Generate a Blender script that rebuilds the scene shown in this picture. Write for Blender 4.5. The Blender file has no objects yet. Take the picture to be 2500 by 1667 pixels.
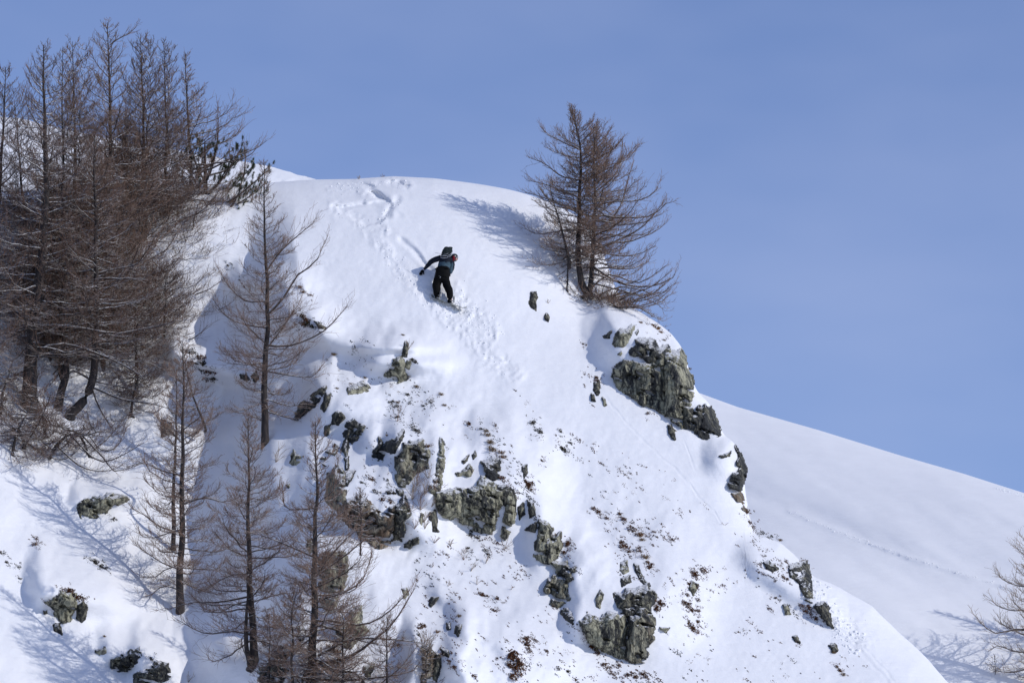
import bpy, math
import numpy as np

# ------------------------------------------------------------------ camera, sky, sun, exposure
SC = bpy.context.scene
COL = SC.collection
PITCH = math.radians(12.0)
FPX = 12500.0                       # focal length in photo pixels (photo 2500 wide)
CAM = np.array([0.0, 0.0, 1.7])
cs, sn = math.cos(PITCH), math.sin(PITCH)
RIGHT = np.array([1.0, 0, 0]); UPV = np.array([0, -sn, cs]); FWD = np.array([0, cs, sn])

cam_data = bpy.data.cameras.new("camera")
cam_data.sensor_width = 36.0
cam_data.lens = FPX / 2500.0 * 36.0
cam_data.clip_start = 1.0
cam_data.clip_end = 12000.0
cam = bpy.data.objects.new("camera", cam_data)
COL.objects.link(cam)
cam.location = CAM
cam.rotation_euler = (math.pi / 2 + PITCH, 0, 0)
SC.camera = cam

SUN_DIR = np.array([0.80, -0.30, 0.50]); SUN_DIR /= np.linalg.norm(SUN_DIR)
elev = math.asin(SUN_DIR[2]); azim = math.atan2(SUN_DIR[0], SUN_DIR[1])
world = bpy.data.worlds.new("World")
SC.world = world
world.use_nodes = True
wn = world.node_tree.nodes; wl = world.node_tree.links
wn.clear()
sky = wn.new("ShaderNodeTexSky"); sky.sky_type = 'NISHITA'; sky.sun_disc = False
sky.sun_elevation = elev; sky.sun_rotation = azim
sky.altitude = 2200; sky.air_density = 1.0; sky.dust_density = 0.6; sky.ozone_density = 2.0
# thin high veil of cloud, faint
tc = wn.new("ShaderNodeTexCoord")
mp = wn.new("ShaderNodeMapping"); mp.inputs['Scale'].default_value = (7, 7, 16); mp.inputs['Location'].default_value = (3.1, 0.4, 0.2)
mp.inputs['Rotation'].default_value = (0.3, 0.5, 0.2)
nz = wn.new("ShaderNodeTexNoise"); nz.inputs['Scale'].default_value = 1.0; nz.inputs['Detail'].default_value = 4; nz.inputs['Roughness'].default_value = 0.5
rmp = wn.new("ShaderNodeMapRange"); rmp.inputs[1].default_value = 0.35; rmp.inputs[2].default_value = 0.75; rmp.inputs[3].default_value = 0.0; rmp.inputs[4].default_value = 0.22
mixc = wn.new("ShaderNodeMixRGB"); mixc.inputs[2].default_value = (6.2, 6.6, 8.6, 1)
tint = wn.new("ShaderNodeMixRGB"); tint.blend_type = 'MULTIPLY'; tint.inputs[0].default_value = 1.0; tint.inputs[2].default_value = (0.98, 0.98, 1.22, 1)
bg = wn.new("ShaderNodeBackground"); bg.inputs['Strength'].default_value = 0.112
wo = wn.new("ShaderNodeOutputWorld")
wl.new(tc.outputs['Generated'], mp.inputs[0]); wl.new(mp.outputs[0], nz.inputs['Vector'])
wl.new(nz.outputs[0], rmp.inputs[0]); wl.new(rmp.outputs[0], mixc.inputs[0])
wl.new(sky.outputs[0], tint.inputs[1]); wl.new(tint.outputs[0], mixc.inputs[1])
wl.new(mixc.outputs[0], bg.inputs[0]); wl.new(bg.outputs[0], wo.inputs[0])

sun_data = bpy.data.lights.new("sun", 'SUN')
sun_data.energy = 2.4
sun_data.angle = math.radians(0.53)
sun_data.color = (1.0, 0.965, 0.92)
sun = bpy.data.objects.new("sun", sun_data)
COL.objects.link(sun)
from mathutils import Vector
sun.rotation_euler = Vector(SUN_DIR).to_track_quat('Z', 'Y').to_euler()
sun.location = (60, -20, 90)

SC.view_settings.view_transform = 'Standard'
SC.view_settings.look = 'None'
SC.view_settings.gamma = 1.0
SC.view_settings.use_curve_mapping = False
SC.view_settings.exposure = 0.0

# ------------------------------------------------------------------ small maths
def P(u, v, D):
    u = np.asarray(u, float); v = np.asarray(v, float); D = np.asarray(D, float)
    x = (u - 1250.0) / FPX; y = (833.5 - v) / FPX
    return CAM + D[..., None] * (FWD + x[..., None] * RIGHT + y[..., None] * UPV)

def sstep(a, b, x):
    t = np.clip((x - a) / (b - a), 0, 1)
    return t * t * (3 - 2 * t)

def _hash(ix, iy, seed):
    h = (ix.astype(np.int64) * 374761393 + iy.astype(np.int64) * 668265263 + seed * 1442695041) & 0xffffffff
    h = ((h ^ (h >> 13)) * 1274126177) & 0xffffffff
    h = ((h ^ (h >> 16)) * 2246822519) & 0xffffffff
    return ((h ^ (h >> 15)) & 0xffffff) / float(0xffffff)

def vnoise(x, y, seed=0):
    x = np.asarray(x, float); y = np.asarray(y, float)
    ix = np.floor(x); iy = np.floor(y); fx = x - ix; fy = y - iy
    fx = fx * fx * fx * (fx * (fx * 6 - 15) + 10); fy = fy * fy * fy * (fy * (fy * 6 - 15) + 10)
    a = _hash(ix, iy, seed); b = _hash(ix + 1, iy, seed); c = _hash(ix, iy + 1, seed); d = _hash(ix + 1, iy + 1, seed)
    return (a + (b - a) * fx) * (1 - fy) + (c + (d - c) * fx) * fy - 0.5

def fbm(x, y, seed=0, octv=4, gain=0.5):
    s = 0; am = 1.0
    for o in range(octv):
        s = s + am * vnoise(x * 2 ** o + 17.3 * o, y * 2 ** o - 9.1 * o, seed + o)
        am *= gain
    return s

def ridged(x, y, seed=0, octv=4, gain=0.5):
    s = 0; am = 1.0; tot = 0
    for o in range(octv):
        s = s + am * (1 - np.abs(vnoise(x * 2 ** o + 5.7 * o, y * 2 ** o + 3.3 * o, seed + o)) * 4)
        tot += am; am *= gain
    return s / tot

def seg_dist(u, v, pts):
    best = np.full(np.shape(u), 1e9)
    for (x0, y0), (x1, y1) in zip(pts[:-1], pts[1:]):
        dx, dy = x1 - x0, y1 - y0
        t = np.clip(((u - x0) * dx + (v - y0) * dy) / (dx * dx + dy * dy + 1e-9), 0, 1)
        best = np.minimum(best, (u - x0 - t * dx) ** 2 + (v - y0 - t * dy) ** 2)
    return np.sqrt(best)

def poly_sdf(u, v, pts):
    """positive inside"""
    pp = list(pts) + [pts[0]]
    d = seg_dist(u, v, pp)
    inside = np.zeros(np.shape(u), bool)
    for (x0, y0), (x1, y1) in zip(pp[:-1], pp[1:]):
        if y0 == y1: continue
        c = ((y0 > v) != (y1 > v)) & (u < (x1 - x0) * (v - y0) / (y1 - y0) + x0)
        inside ^= c
    return np.where(inside, d, -d)

def Z(ox, oy, s, pts):
    return [(ox + x / s, oy + y / s) for x, y in pts]
def ZA(p): return Z(1400, 780, 4.9, p)
def ZB(p): return Z(700, 780, 2.613, p)
def ZC(p): return Z(600, 1000, 2.351, p)
def ZD(p): return Z(1300, 1100, 2.765, p)
def ZE(p): return Z(1300, 740, 2.8, p)
def ZF(p): return Z(0, 1000, 2.351, p)
def ZG(p): return Z(0, 500, 2.8, p)
def ZH(p): return Z(600, 380, 2.8, p)
def ZI(p): return Z(560, 1300, 4.2, p)
def ZR(p): return Z(1200, 240, 2.8, p)
def ZT(p): return Z(500, 380, 2.178, p)
def ZL(p): return Z(0, 640, 2.904, p)

# ------------------------------------------------------------------ object helpers
def tag(o, label=None, cat=None, group=None, kind=None):
    if label: o["label"] = label
    if cat: o["category"] = cat
    if group: o["group"] = group
    if kind: o["kind"] = kind
    return o

def mesh_from(name, verts, faces, mat=None, smooth=True):
    """faces: int array (n,3) or (n,4), or a list of such arrays"""
    if not isinstance(faces, (list, tuple)): faces = [faces]
    faces = [np.asarray(f, np.int32) for f in faces if len(f)]
    me = bpy.data.meshes.new(name)
    verts = np.asarray(verts, np.float32).reshape(-1, 3)
    me.vertices.add(len(verts)); me.vertices.foreach_set("co", verts.ravel())
    nl = sum(f.size for f in faces); nf = sum(len(f) for f in faces)
    me.loops.add(nl); me.loops.foreach_set("vertex_index", np.concatenate([f.ravel() for f in faces]))
    me.polygons.add(nf)
    cnt = np.concatenate([np.full(len(f), f.shape[1], np.int32) for f in faces])
    st = np.concatenate([[0], np.cumsum(cnt)[:-1]]).astype(np.int32)
    me.polygons.foreach_set("loop_start", st)
    me.polygons.foreach_set("loop_total", cnt)
    me.polygons.foreach_set("use_smooth", np.full(nf, smooth, bool))
    me.update(calc_edges=True)
    me.validate()
    if mat: me.materials.append(mat)
    return me

def link(name, me, parent=None, loc=None):
    o = bpy.data.objects.new(name, me)
    COL.objects.link(o)
    if loc is not None: o.location = loc
    if parent is not None: o.parent = parent
    return o

def empty(name, loc):
    o = bpy.data.objects.new(name, None)
    o.empty_display_size = 0.3
    COL.objects.link(o); o.location = loc
    return o

def part(name, me, root, kind=None, label=None):
    """mesh given relative to the root's location"""
    o = link(name, me, root)
    if kind: o["kind"] = kind
    if label: o["label"] = label
    return o

# ------------------------------------------------------------------ materials
def new_mat(name):
    m = bpy.data.materials.new(name); m.use_nodes = True
    nt = m.node_tree; b = nt.nodes["Principled BSDF"]
    return m, nt.nodes, nt.links, b

def simple_mat(name, col, rough=0.7, noise=0.0, scale=20, metallic=0.0):
    m, n, l, b = new_mat(name)
    b.inputs['Roughness'].default_value = rough; b.inputs['Metallic'].default_value = metallic
    b.inputs['Specular IOR Level'].default_value = 0.5 if rough < 0.6 else 0.12
    if noise:
        tc = n.new("ShaderNodeTexCoord"); t = n.new("ShaderNodeTexNoise"); t.inputs['Scale'].default_value = scale; t.inputs['Detail'].default_value = 5
        r = n.new("ShaderNodeValToRGB")
        r.color_ramp.elements[0].position = 0.3; r.color_ramp.elements[1].position = 0.7
        r.color_ramp.elements[0].color = tuple(c * (1 - noise) for c in col) + (1,)
        r.color_ramp.elements[1].color = tuple(min(1, c * (1 + noise)) for c in col) + (1,)
        l.new(tc.outputs['Object'], t.inputs['Vector']); l.new(t.outputs[0], r.inputs[0]); l.new(r.outputs[0], b.inputs['Base Color'])
    else:
        b.inputs['Base Color'].default_value = tuple(col) + (1,)
    return m

SNOWC = (0.88, 0.88, 0.87, 1)
def snow_mat(name, bump=0.35, scale=9.0):
    m, n, l, b = new_mat(name)
    b.inputs['Roughness'].default_value = 0.75
    b.inputs['Specular IOR Level'].default_value = 0.25
    tc = n.new("ShaderNodeTexCoord")
    t1 = n.new("ShaderNodeTexNoise"); t1.inputs['Scale'].default_value = scale; t1.inputs['Detail'].default_value = 6; t1.inputs['Roughness'].default_value = 0.6
    t2 = n.new("ShaderNodeTexNoise"); t2.inputs['Scale'].default_value = 1.3; t2.inputs['Detail'].default_value = 5
    r = n.new("ShaderNodeValToRGB")
    r.color_ramp.elements[0].position = 0.3; r.color_ramp.elements[1].position = 0.72
    r.color_ramp.elements[0].color = (0.855, 0.860, 0.868, 1); r.color_ramp.elements[1].color = (0.893, 0.896, 0.902, 1)
    bp = n.new("ShaderNodeBump"); bp.inputs['Strength'].default_value = bump; bp.inputs['Distance'].default_value = 0.02
    l.new(tc.outputs['Object'], t1.inputs['Vector']); l.new(tc.outputs['Object'], t2.inputs['Vector'])
    l.new(t2.outputs[0], r.inputs[0]); l.new(r.outputs[0], b.inputs['Base Color'])
    l.new(t1.outputs[0], bp.inputs['Height'])
    # wind ripples and crust, stretched along the drift
    mp = n.new("ShaderNodeMapping"); mp.inputs['Rotation'].default_value = (0.5, 0.4, 0.6); mp.inputs['Scale'].default_value = (0.8, 2.2, 4.5)
    t3 = n.new("ShaderNodeTexNoise"); t3.inputs['Scale'].default_value = 1.6; t3.inputs['Detail'].default_value = 7; t3.inputs['Roughness'].default_value = 0.62; t3.inputs['Distortion'].default_value = 0.4
    b2 = n.new("ShaderNodeBump"); b2.inputs['Strength'].default_value = 0.32; b2.inputs['Distance'].default_value = 0.07
    l.new(tc.outputs['Object'], mp.inputs[0]); l.new(mp.outputs[0], t3.inputs['Vector']); l.new(t3.outputs[0], b2.inputs['Height'])
    l.new(bp.outputs[0], b2.inputs['Normal']); l.new(b2.outputs[0], b.inputs['Normal'])
    return m

def rock_mat(name, light=(0.37, 0.355, 0.245), dark=(0.03, 0.032, 0.031), warm=(0.20, 0.13, 0.075), darkness=0.5, warmth=0.0, stretch=(1, 1, 0.35), seedoff=0.0):
    m, n, l, b = new_mat(name)
    b.inputs['Roughness'].default_value = 0.85
    tc = n.new("ShaderNodeTexCoord")
    mp = n.new("ShaderNodeMapping"); mp.inputs['Scale'].default_value = stretch; mp.inputs['Location'].default_value = (seedoff, seedoff * 2, 0)
    mp.inputs['Rotation'].default_value = (0.15, 0.35, 0.0)
    l.new(tc.outputs['Object'], mp.inputs[0])
    def noise(sc, det=8, rg=0.65, src=None):
        t = n.new("ShaderNodeTexNoise"); t.inputs['Scale'].default_value = sc; t.inputs['Detail'].default_value = det; t.inputs['Roughness'].default_value = rg
        l.new((src or mp).outputs[0] if src is None else src, t.inputs['Vector']); return t
    big = noise(2.3, 9, 0.72)
    fine = noise(22.0, 6, 0.7)
    grain = noise(60.0, 3, 0.6)
    # cracks
    vo = n.new("ShaderNodeTexVoronoi"); vo.feature = 'DISTANCE_TO_EDGE'; vo.inputs['Scale'].default_value = 4.0
    wv = n.new("ShaderNodeVectorMath"); wv.operation = 'MULTIPLY_ADD'; wv.inputs[1].default_value = (0.35, 0.35, 0.35)
    l.new(big.outputs['Color'], wv.inputs[0]); l.new(mp.outputs[0], wv.inputs[2]); l.new(wv.outputs[0], vo.inputs['Vector'])
    r1 = n.new("ShaderNodeMapRange"); r1.inputs[1].default_value = darkness - 0.055; r1.inputs[2].default_value = darkness + 0.055
    s1 = n.new("ShaderNodeMath"); s1.operation = 'MULTIPLY_ADD'; s1.inputs[1].default_value = 0.42; l.new(fine.outputs[0], s1.inputs[0])
    s2 = n.new("ShaderNodeMath"); s2.operation = 'MULTIPLY_ADD'; s2.inputs[1].default_value = 1.15; s2.inputs[2].default_value = -0.285; l.new(big.outputs[0], s2.inputs[0]); l.new(s2.outputs[0], s1.inputs[2])
    l.new(s1.outputs[0], r1.inputs[0])
    c1 = n.new("ShaderNodeMixRGB"); c1.inputs[1].default_value = dark + (1,); c1.inputs[2].default_value = light + (1,)
    l.new(r1.outputs[0], c1.inputs[0])
    # tone variation of the bare face
    g = n.new("ShaderNodeMapRange"); g.inputs[1].default_value = 0.3; g.inputs[2].default_value = 0.7; g.inputs[3].default_value = 0.6; g.inputs[4].default_value = 1.3
    l.new(grain.outputs[0], g.inputs[0])
    c2 = n.new("ShaderNodeMixRGB"); c2.blend_type = 'MULTIPLY'; c2.inputs[0].default_value = 1
    l.new(c1.outputs[0], c2.inputs[1]); l.new(g.outputs[0], c2.inputs[2])
    # bedding: thin dark seams along the foliation
    mb = n.new("ShaderNodeMapping"); mb.inputs['Rotation'].default_value = (0.2, 0.5, 0.3); mb.inputs['Scale'].default_value = (9.0, 9.0, 0.8); l.new(tc.outputs['Object'], mb.inputs[0])
    sb = n.new("ShaderNodeTexNoise"); sb.inputs['Scale'].default_value = 1.0; sb.inputs['Detail'].default_value = 5; sb.inputs['Distortion'].default_value = 0.6; l.new(mb.outputs[0], sb.inputs['Vector'])
    rb = n.new("ShaderNodeMapRange"); rb.inputs[1].default_value = 0.36; rb.inputs[2].default_value = 0.50; rb.inputs[3].default_value = 0.38; rb.inputs[4].default_value = 1.12; l.new(sb.outputs[0], rb.inputs[0])
    cb = n.new("ShaderNodeMixRGB"); cb.blend_type = 'MULTIPLY'; cb.inputs[0].default_value = 1; l.new(c2.outputs[0], cb.inputs[1]); l.new(rb.outputs[0], cb.inputs[2]); c2 = cb
    # warm streaks
    ws = noise(3.7, 5, 0.6)
    r3 = n.new("ShaderNodeMapRange"); r3.inputs[1].default_value = 0.62 - 0.25 * warmth; r3.inputs[2].default_value = 0.78 - 0.25 * warmth; r3.inputs[4].default_value = 0.25 + 0.6 * warmth
    l.new(ws.outputs[0], r3.inputs[0])
    c3 = n.new("ShaderNodeMixRGB"); c3.inputs[2].default_value = warm + (1,)
    l.new(r3.outputs[0], c3.inputs[0]); l.new(c2.outputs[0], c3.inputs[1])
    # darker lines along the cracks
    r4 = n.new("ShaderNodeMapRange"); r4.inputs[1].default_value = 0.0; r4.inputs[2].default_value = 0.045; r4.inputs[3].default_value = 0.3; r4.inputs[4].default_value = 1
    l.new(vo.outputs['Distance'], r4.inputs[0])
    c4 = n.new("ShaderNodeMixRGB"); c4.blend_type = 'MULTIPLY'; c4.inputs[0].default_value = 1
    l.new(c3.outputs[0], c4.inputs[1]); l.new(r4.outputs[0], c4.inputs[2])
    # snow lodged on upward facets
    ge = n.new("ShaderNodeNewGeometry"); sp = n.new("ShaderNodeSeparateXYZ"); l.new(ge.outputs['Normal'], sp.inputs[0])
    ad = n.new("ShaderNodeMath"); ad.operation = 'MULTIPLY_ADD'; ad.inputs[1].default_value = 0.8; l.new(fine.outputs[0], ad.inputs[0]); l.new(sp.outputs[2], ad.inputs[2])
    r5 = n.new("ShaderNodeMapRange"); r5.inputs[1].default_value = 1.20; r5.inputs[2].default_value = 1.26
    l.new(ad.outputs[0], r5.inputs[0])
    c5 = n.new("ShaderNodeMixRGB"); c5.inputs[2].default_value = SNOWC
    l.new(r5.outputs[0], c5.inputs[0]); l.new(c4.outputs[0], c5.inputs[1])
    l.new(c5.outputs[0], b.inputs['Base Color'])
    hs = n.new("ShaderNodeMath"); hs.operation = 'MULTIPLY_ADD'; hs.inputs[1].default_value = 1.0
    l.new(fine.outputs[0], hs.inputs[0]); l.new(r4.outputs[0], hs.inputs[2])
    bp = n.new("ShaderNodeBump"); bp.inputs['Strength'].default_value = 0.9; bp.inputs['Distance'].default_value = 0.05
    l.new(hs.outputs[0], bp.inputs['Height']); l.new(bp.outputs[0], b.inputs['Normal'])
    return m

def bark_mat(name, c0, c1, snow_lo=0.62, snow=True, scale=14):
    m, n, l, b = new_mat(name)
    b.inputs['Roughness'].default_value = 0.9
    tc = n.new("ShaderNodeTexCoord")
    mp = n.new("ShaderNodeMapping"); mp.inputs['Scale'].default_value = (1, 1, 0.3)
    t = n.new("ShaderNodeTexNoise"); t.inputs['Scale'].default_value = scale; t.inputs['Detail'].default_value = 6; t.inputs['Roughness'].default_value = 0.7
    l.new(tc.outputs['Object'], mp.inputs[0]); l.new(mp.outputs[0], t.inputs['Vector'])
    r = n.new("ShaderNodeValToRGB"); r.color_ramp.elements[0].position = 0.35; r.color_ramp.elements[1].position = 0.66
    r.color_ramp.elements[0].color = c0 + (1,); r.color_ramp.elements[1].color = c1 + (1,)
    l.new(t.outputs[0], r.inputs[0])
    out = r.outputs[0]
    if snow:
        ge = n.new("ShaderNodeNewGeometry"); sp = n.new("ShaderNodeSeparateXYZ"); l.new(ge.outputs['Normal'], sp.inputs[0])
        t2 = n.new("ShaderNodeTexNoise"); t2.inputs['Scale'].default_value = 3.0; t2.inputs['Detail'].default_value = 4
        l.new(tc.outputs['Object'], t2.inputs['Vector'])
        a = n.new("ShaderNodeMath"); a.operation = 'MULTIPLY_ADD'; a.inputs[1].default_value = 0.9; l.new(t2.outputs[0], a.inputs[0]); l.new(sp.outputs[2], a.inputs[2])
        rr = n.new("ShaderNodeMapRange"); rr.inputs[1].default_value = snow_lo + 0.5; rr.inputs[2].default_value = snow_lo + 0.62
        l.new(a.outputs[0], rr.inputs[0])
        mx = n.new("ShaderNodeMixRGB"); mx.inputs[2].default_value = SNOWC
        l.new(rr.outputs[0], mx.inputs[0]); l.new(out, mx.inputs[1]); out = mx.outputs[0]
    l.new(out, b.inputs['Base Color'])
    bp = n.new("ShaderNodeBump"); bp.inputs['Strength'].default_value = 0.8; bp.inputs['Distance'].default_value = 0.03
    l.new(t.outputs[0], bp.inputs['Height']); l.new(bp.outputs[0], b.inputs['Normal'])
    return m

M_SNOW = snow_mat("snow")
M_SNOW_FAR = snow_mat("snow_far", 0.25, 5.0)
M_ROCK = [rock_mat("rock_grey_green", seedoff=0.0, darkness=0.465),
          rock_mat("rock_dark", light=(0.24, 0.225, 0.155), darkness=0.53, seedoff=3.1),
          rock_mat("rock_warm", light=(0.30, 0.26, 0.19), darkness=0.49, warmth=0.75, seedoff=7.7),
          rock_mat("rock_streaked", light=(0.34, 0.32, 0.225), darkness=0.48, warmth=0.25, stretch=(1.8, 1.8, 0.22), seedoff=5.2)]
M_TRUNK = bark_mat("larch_bark", (0.012, 0.010, 0.010), (0.060, 0.047, 0.042), 0.80, True, 16)
M_BOUGH = bark_mat("larch_bough_bark", (0.028, 0.021, 0.018), (0.105, 0.077, 0.063), 0.42, True, 12)
M_TWIG = bark_mat("larch_twigs", (0.140, 0.086, 0.059), (0.34, 0.222, 0.155), 0.86, True, 5)
M_TWIG_DARK = bark_mat("larch_twigs_dark", (0.090, 0.053, 0.038), (0.235, 0.145, 0.100), 0.74, True, 5)
M_TWIG_TAN = bark_mat("larch_twigs_tan", (0.22, 0.165, 0.12), (0.42, 0.325, 0.235), 0.95, False, 5)
M_NEEDLE = simple_mat("pine_needles", (0.055, 0.068, 0.026), 0.6, 0.5, 9)
M_STRAW = simple_mat("dry_straw_grass", (0.19, 0.13, 0.075), 0.8, 0.5, 12)
M_OCHRE = simple_mat("ochre_grass", (0.18, 0.092, 0.036), 0.8, 0.5, 12)
M_HEATH = simple_mat("heather_leaves", (0.10, 0.042, 0.019), 0.75, 0.6, 25)
M_HEATHD = simple_mat("dark_heath_leaves", (0.035, 0.028, 0.016), 0.75, 0.6, 25)
# ------------------------------------------------------------------ the snow hill
SIL = [(-900, 560), (-300, 480), (300, 455), (640, 447), (770, 438), (860, 437), (900, 434), (960, 430), (1060, 435), (1180, 450),
       (1280, 470), (1370, 505), (1440, 545), (1475, 620), (1500, 700), (1530, 742), (1580, 772), (1640, 815), (1668, 850),
       (1676, 880), (1690, 930), (1702, 955), (1735, 985), (1752, 1030), (1768, 1062), (1790, 1075), (1808, 1105), (1816, 1160), (1822, 1230),
       (1842, 1300), (1905, 1325), (1960, 1375), (1985, 1405), (2050, 1435), (2130, 1480), (2190, 1540), (2260, 1600), (2330, 1680), (2420, 1800), (2700, 2050), (3400, 2600)]
_sx = np.array([p[0] for p in SIL], float); _sy = np.array([p[1] for p in SIL], float)

def chaikin(p, n):
    for _ in range(n):
        q = [p[0]]
        for a, b in zip(p[:-1], p[1:]):
            q += [(a[0] * .75 + b[0] * .25, a[1] * .75 + b[1] * .25), (a[0] * .25 + b[0] * .75, a[1] * .25 + b[1] * .75)]
        p = q + [p[-1]]
    return p
_i0 = [i for i, p in enumerate(SIL) if p[0] == 1060][0]; _i1 = [i for i, p in enumerate(SIL) if p[0] == 1500][0]
SIL = SIL[:_i0] + chaikin(SIL[_i0:_i1 + 1], 3) + SIL[_i1 + 1:]
_sx = np.array([p[0] for p in SIL], float); _sy = np.array([p[1] for p in SIL], float)

def vtop(u):
    y = np.interp(u, _sx, _sy)
    y2 = (np.interp(u - 9, _sx, _sy) + np.interp(u + 9, _sx, _sy) + y * 2) / 4
    return y2 + 5.0 * fbm(np.asarray(u) / 60.0, np.zeros(np.shape(u)), 91, 3) * sstep(1450, 1600, u)

# ledges: (u0, u1, v_edge, tilt_edge, v_foot, tilt_foot, metres proud, length above, soft left, soft right)
LEDGES = [
    (1515, 1700, 860, 0.35, 1000, 0.55, 1.5, 150, 85, 60),
    (1505, 1560, 815, 0.6, 855, 0.6, 0.35, 90, 50, 50),
    (1065, 1235, 1185, -0.15, 1310, 0.40, 1.25, 150, 60, 60),
    (850, 990, 1245, 0.15, 1330, 0.30, 1.4, 180, 70, 50),
    (975, 1050, 1078, 0.0, 1185, 0.0, 0.9, 90, 40, 45),
    (910, 945, 1085, 0.0, 1120, 0.0, 0.45, 70, 45, 40),
    (1425, 1600, 1490, -0.15, 1615, 0.25, 1.05, 240, 62, 60),
    (935, 1000, 880, 0.0, 930, 0.0, 0.85, 100, 75, 50),
    (1320, 1385, 1300, 0.7, 1480, 0.2, 0.65, 90, 45, 50),
    (790, 850, 985, 0.3, 1080, 0.5, 0.8, 90, 60, 40),
    (110, 195, 1445, 0.15, 1510, 0.2, 1.0, 130, 50, 60),
    (280, 340, 1600, 0.1, 1635, 0.2, 0.55, 90, 45, 30),
    (345, 400, 1640, 0.1, 1720, 0.2, 0.9, 130, 35, 25),
    (1780, 1815, 1120, 0.2, 1210, 0.3, 0.7, 110, 70, 40),
    (890, 940, 845, 0.0, 870, 0.0, 0.5, 60, 75, 60),
    (1140, 1240, 1620, 0.0, 1760, 0.0, 1.1, 180, 70, 80),
    (1010, 1080, 1590, 0.0, 1720, 0.0, 1.0, 120, 40, 40),
    (200, 300, 1215, 0.0, 1255, 0.0, 0.5, 50, 40, 60),
    (780, 850, 1340, 0.0, 1500, 0.0, 0.9, 80, 50, 50),
    (830, 900, 1500, 0.0, 1580, 0.0, 0.7, 80, 50, 50),
    (1850, 1990, 1420, 0.6, 1480, 0.6, 0.5, 90, 60, 30),
    (1170, 1215, 1060, 0.0, 1130, 0.0, 0.5, 80, 40, 40),
    (600, 650, 690, 0.0, 740, 0.0, 0.55, 60, 50, 60),
    (720, 760, 790, 0.3, 850, 0.3, 0.8, 80, 60, 50),
    (440, 520, 880, 0.3, 930, 0.3, 0.9, 80, 60, 40),
    (1075, 1110, 1460, 0.5, 1500, 0.5, 0.35, 50, 35, 40),
    (1130, 1170, 1530, 0.5, 1580, 0.5, 0.45, 60, 50, 50),
    (550, 700, 1590, 0.0, 1700, 0.0, 0.8, 60, 60, 60),
]
TRACKS = [  # churned snow: polyline, half-width px, weight
    (ZH([(590, 225), (680, 205), (780, 235), (850, 260)]), 14, 0.8),
    (ZH([(720, 165), (850, 190), (960, 170), (1110, 205)]), 13, 0.9),
    (ZH([(600, 345), (700, 415), (810, 490), (880, 560), (960, 650), (1010, 730), (1090, 850), (1180, 940), (1300, 1000)]), 17, 0.8),
    (ZH([(1040, 300), (980, 380), (930, 470), (960, 520)]), 8, 0.8),
    (ZH([(1260, 960), (1330, 1050), (1430, 1130), (1530, 1220), (1590, 1300), (1700, 1400), (1830, 1480)]), 26, 1.0),
    (ZH([(1400, 900), (1480, 1000), (1600, 1090), (1690, 1190), (1650, 1280)]), 20, 1.0),
    (ZH([(1400, 1040), (1560, 1120), (1640, 1220)]), 34, 1.0),
    ([(1985, 1430), (2030, 1480), (2070, 1530), (2110, 1560)], 30, 0.8),
    ([(2000, 1400), (2010, 1420)], 20, 0.6),
]
TRENCH = [  # carved lines: polyline, half-width px, depth m
    (ZH([(1060, 575), (1130, 635), (1200, 725), (1270, 790), (1330, 860)]), 6, 0.13),
    (ZH([(850, 245), (900, 270), (960, 300)]), 9, 0.22),
    (ZH([(1040, 300), (1000, 345), (975, 400)]), 8, 0.15),
    (ZH([(600, 350), (700, 345), (800, 330)]), 6, 0.10),
    (ZH([(1100, 205), (1060, 190), (980, 165)]), 7, 0.12),
    (ZH([(1010, 365), (1060, 410)]), 5, 0.06),
    (ZE([(520, 670), (620, 790), (740, 920), (830, 1000), (1000, 1160), (1160, 1350), (1290, 1500)]), 2.6, 0.03),
    (ZE([(1050, 960), (1115, 1130)]), 2.6, 0.02),
    ([(1990, 1500), (2100, 1590), (2170, 1667)], 4, 0.03),
    ([(2030, 1520), (2130, 1600), (2200, 1680)], 3, 0.03),
]

SLABS = [  # where the rider broke slabs out of the crust: outline, depth
    (ZH([(600, 345), (800, 328), (985, 305), (1005, 345), (935, 455), (820, 482), (720, 420)]), 0.10),
    (ZH([(845, 240), (890, 236), (925, 262), (965, 300), (900, 303), (870, 275)]), 0.20),
    (ZH([(700, 178), (830, 186), (900, 205), (860, 225), (760, 205)]), 0.10),
    (ZH([(985, 158), (1060, 176), (1125, 205), (1095, 222), (1030, 205), (960, 185)]), 0.13),
]
def seglines(base, n, du, dv, ln, seed):
    rng = np.random.RandomState(seed); out = []
    for i in range(n):
        x = base[0] + rng.uniform(0, base[2]); y = base[1] + rng.uniform(0, base[3]); k = rng.uniform(.5, 1) * ln
        out.append([(x, y), (x + du * k, y + dv * k)])
    return out

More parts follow.
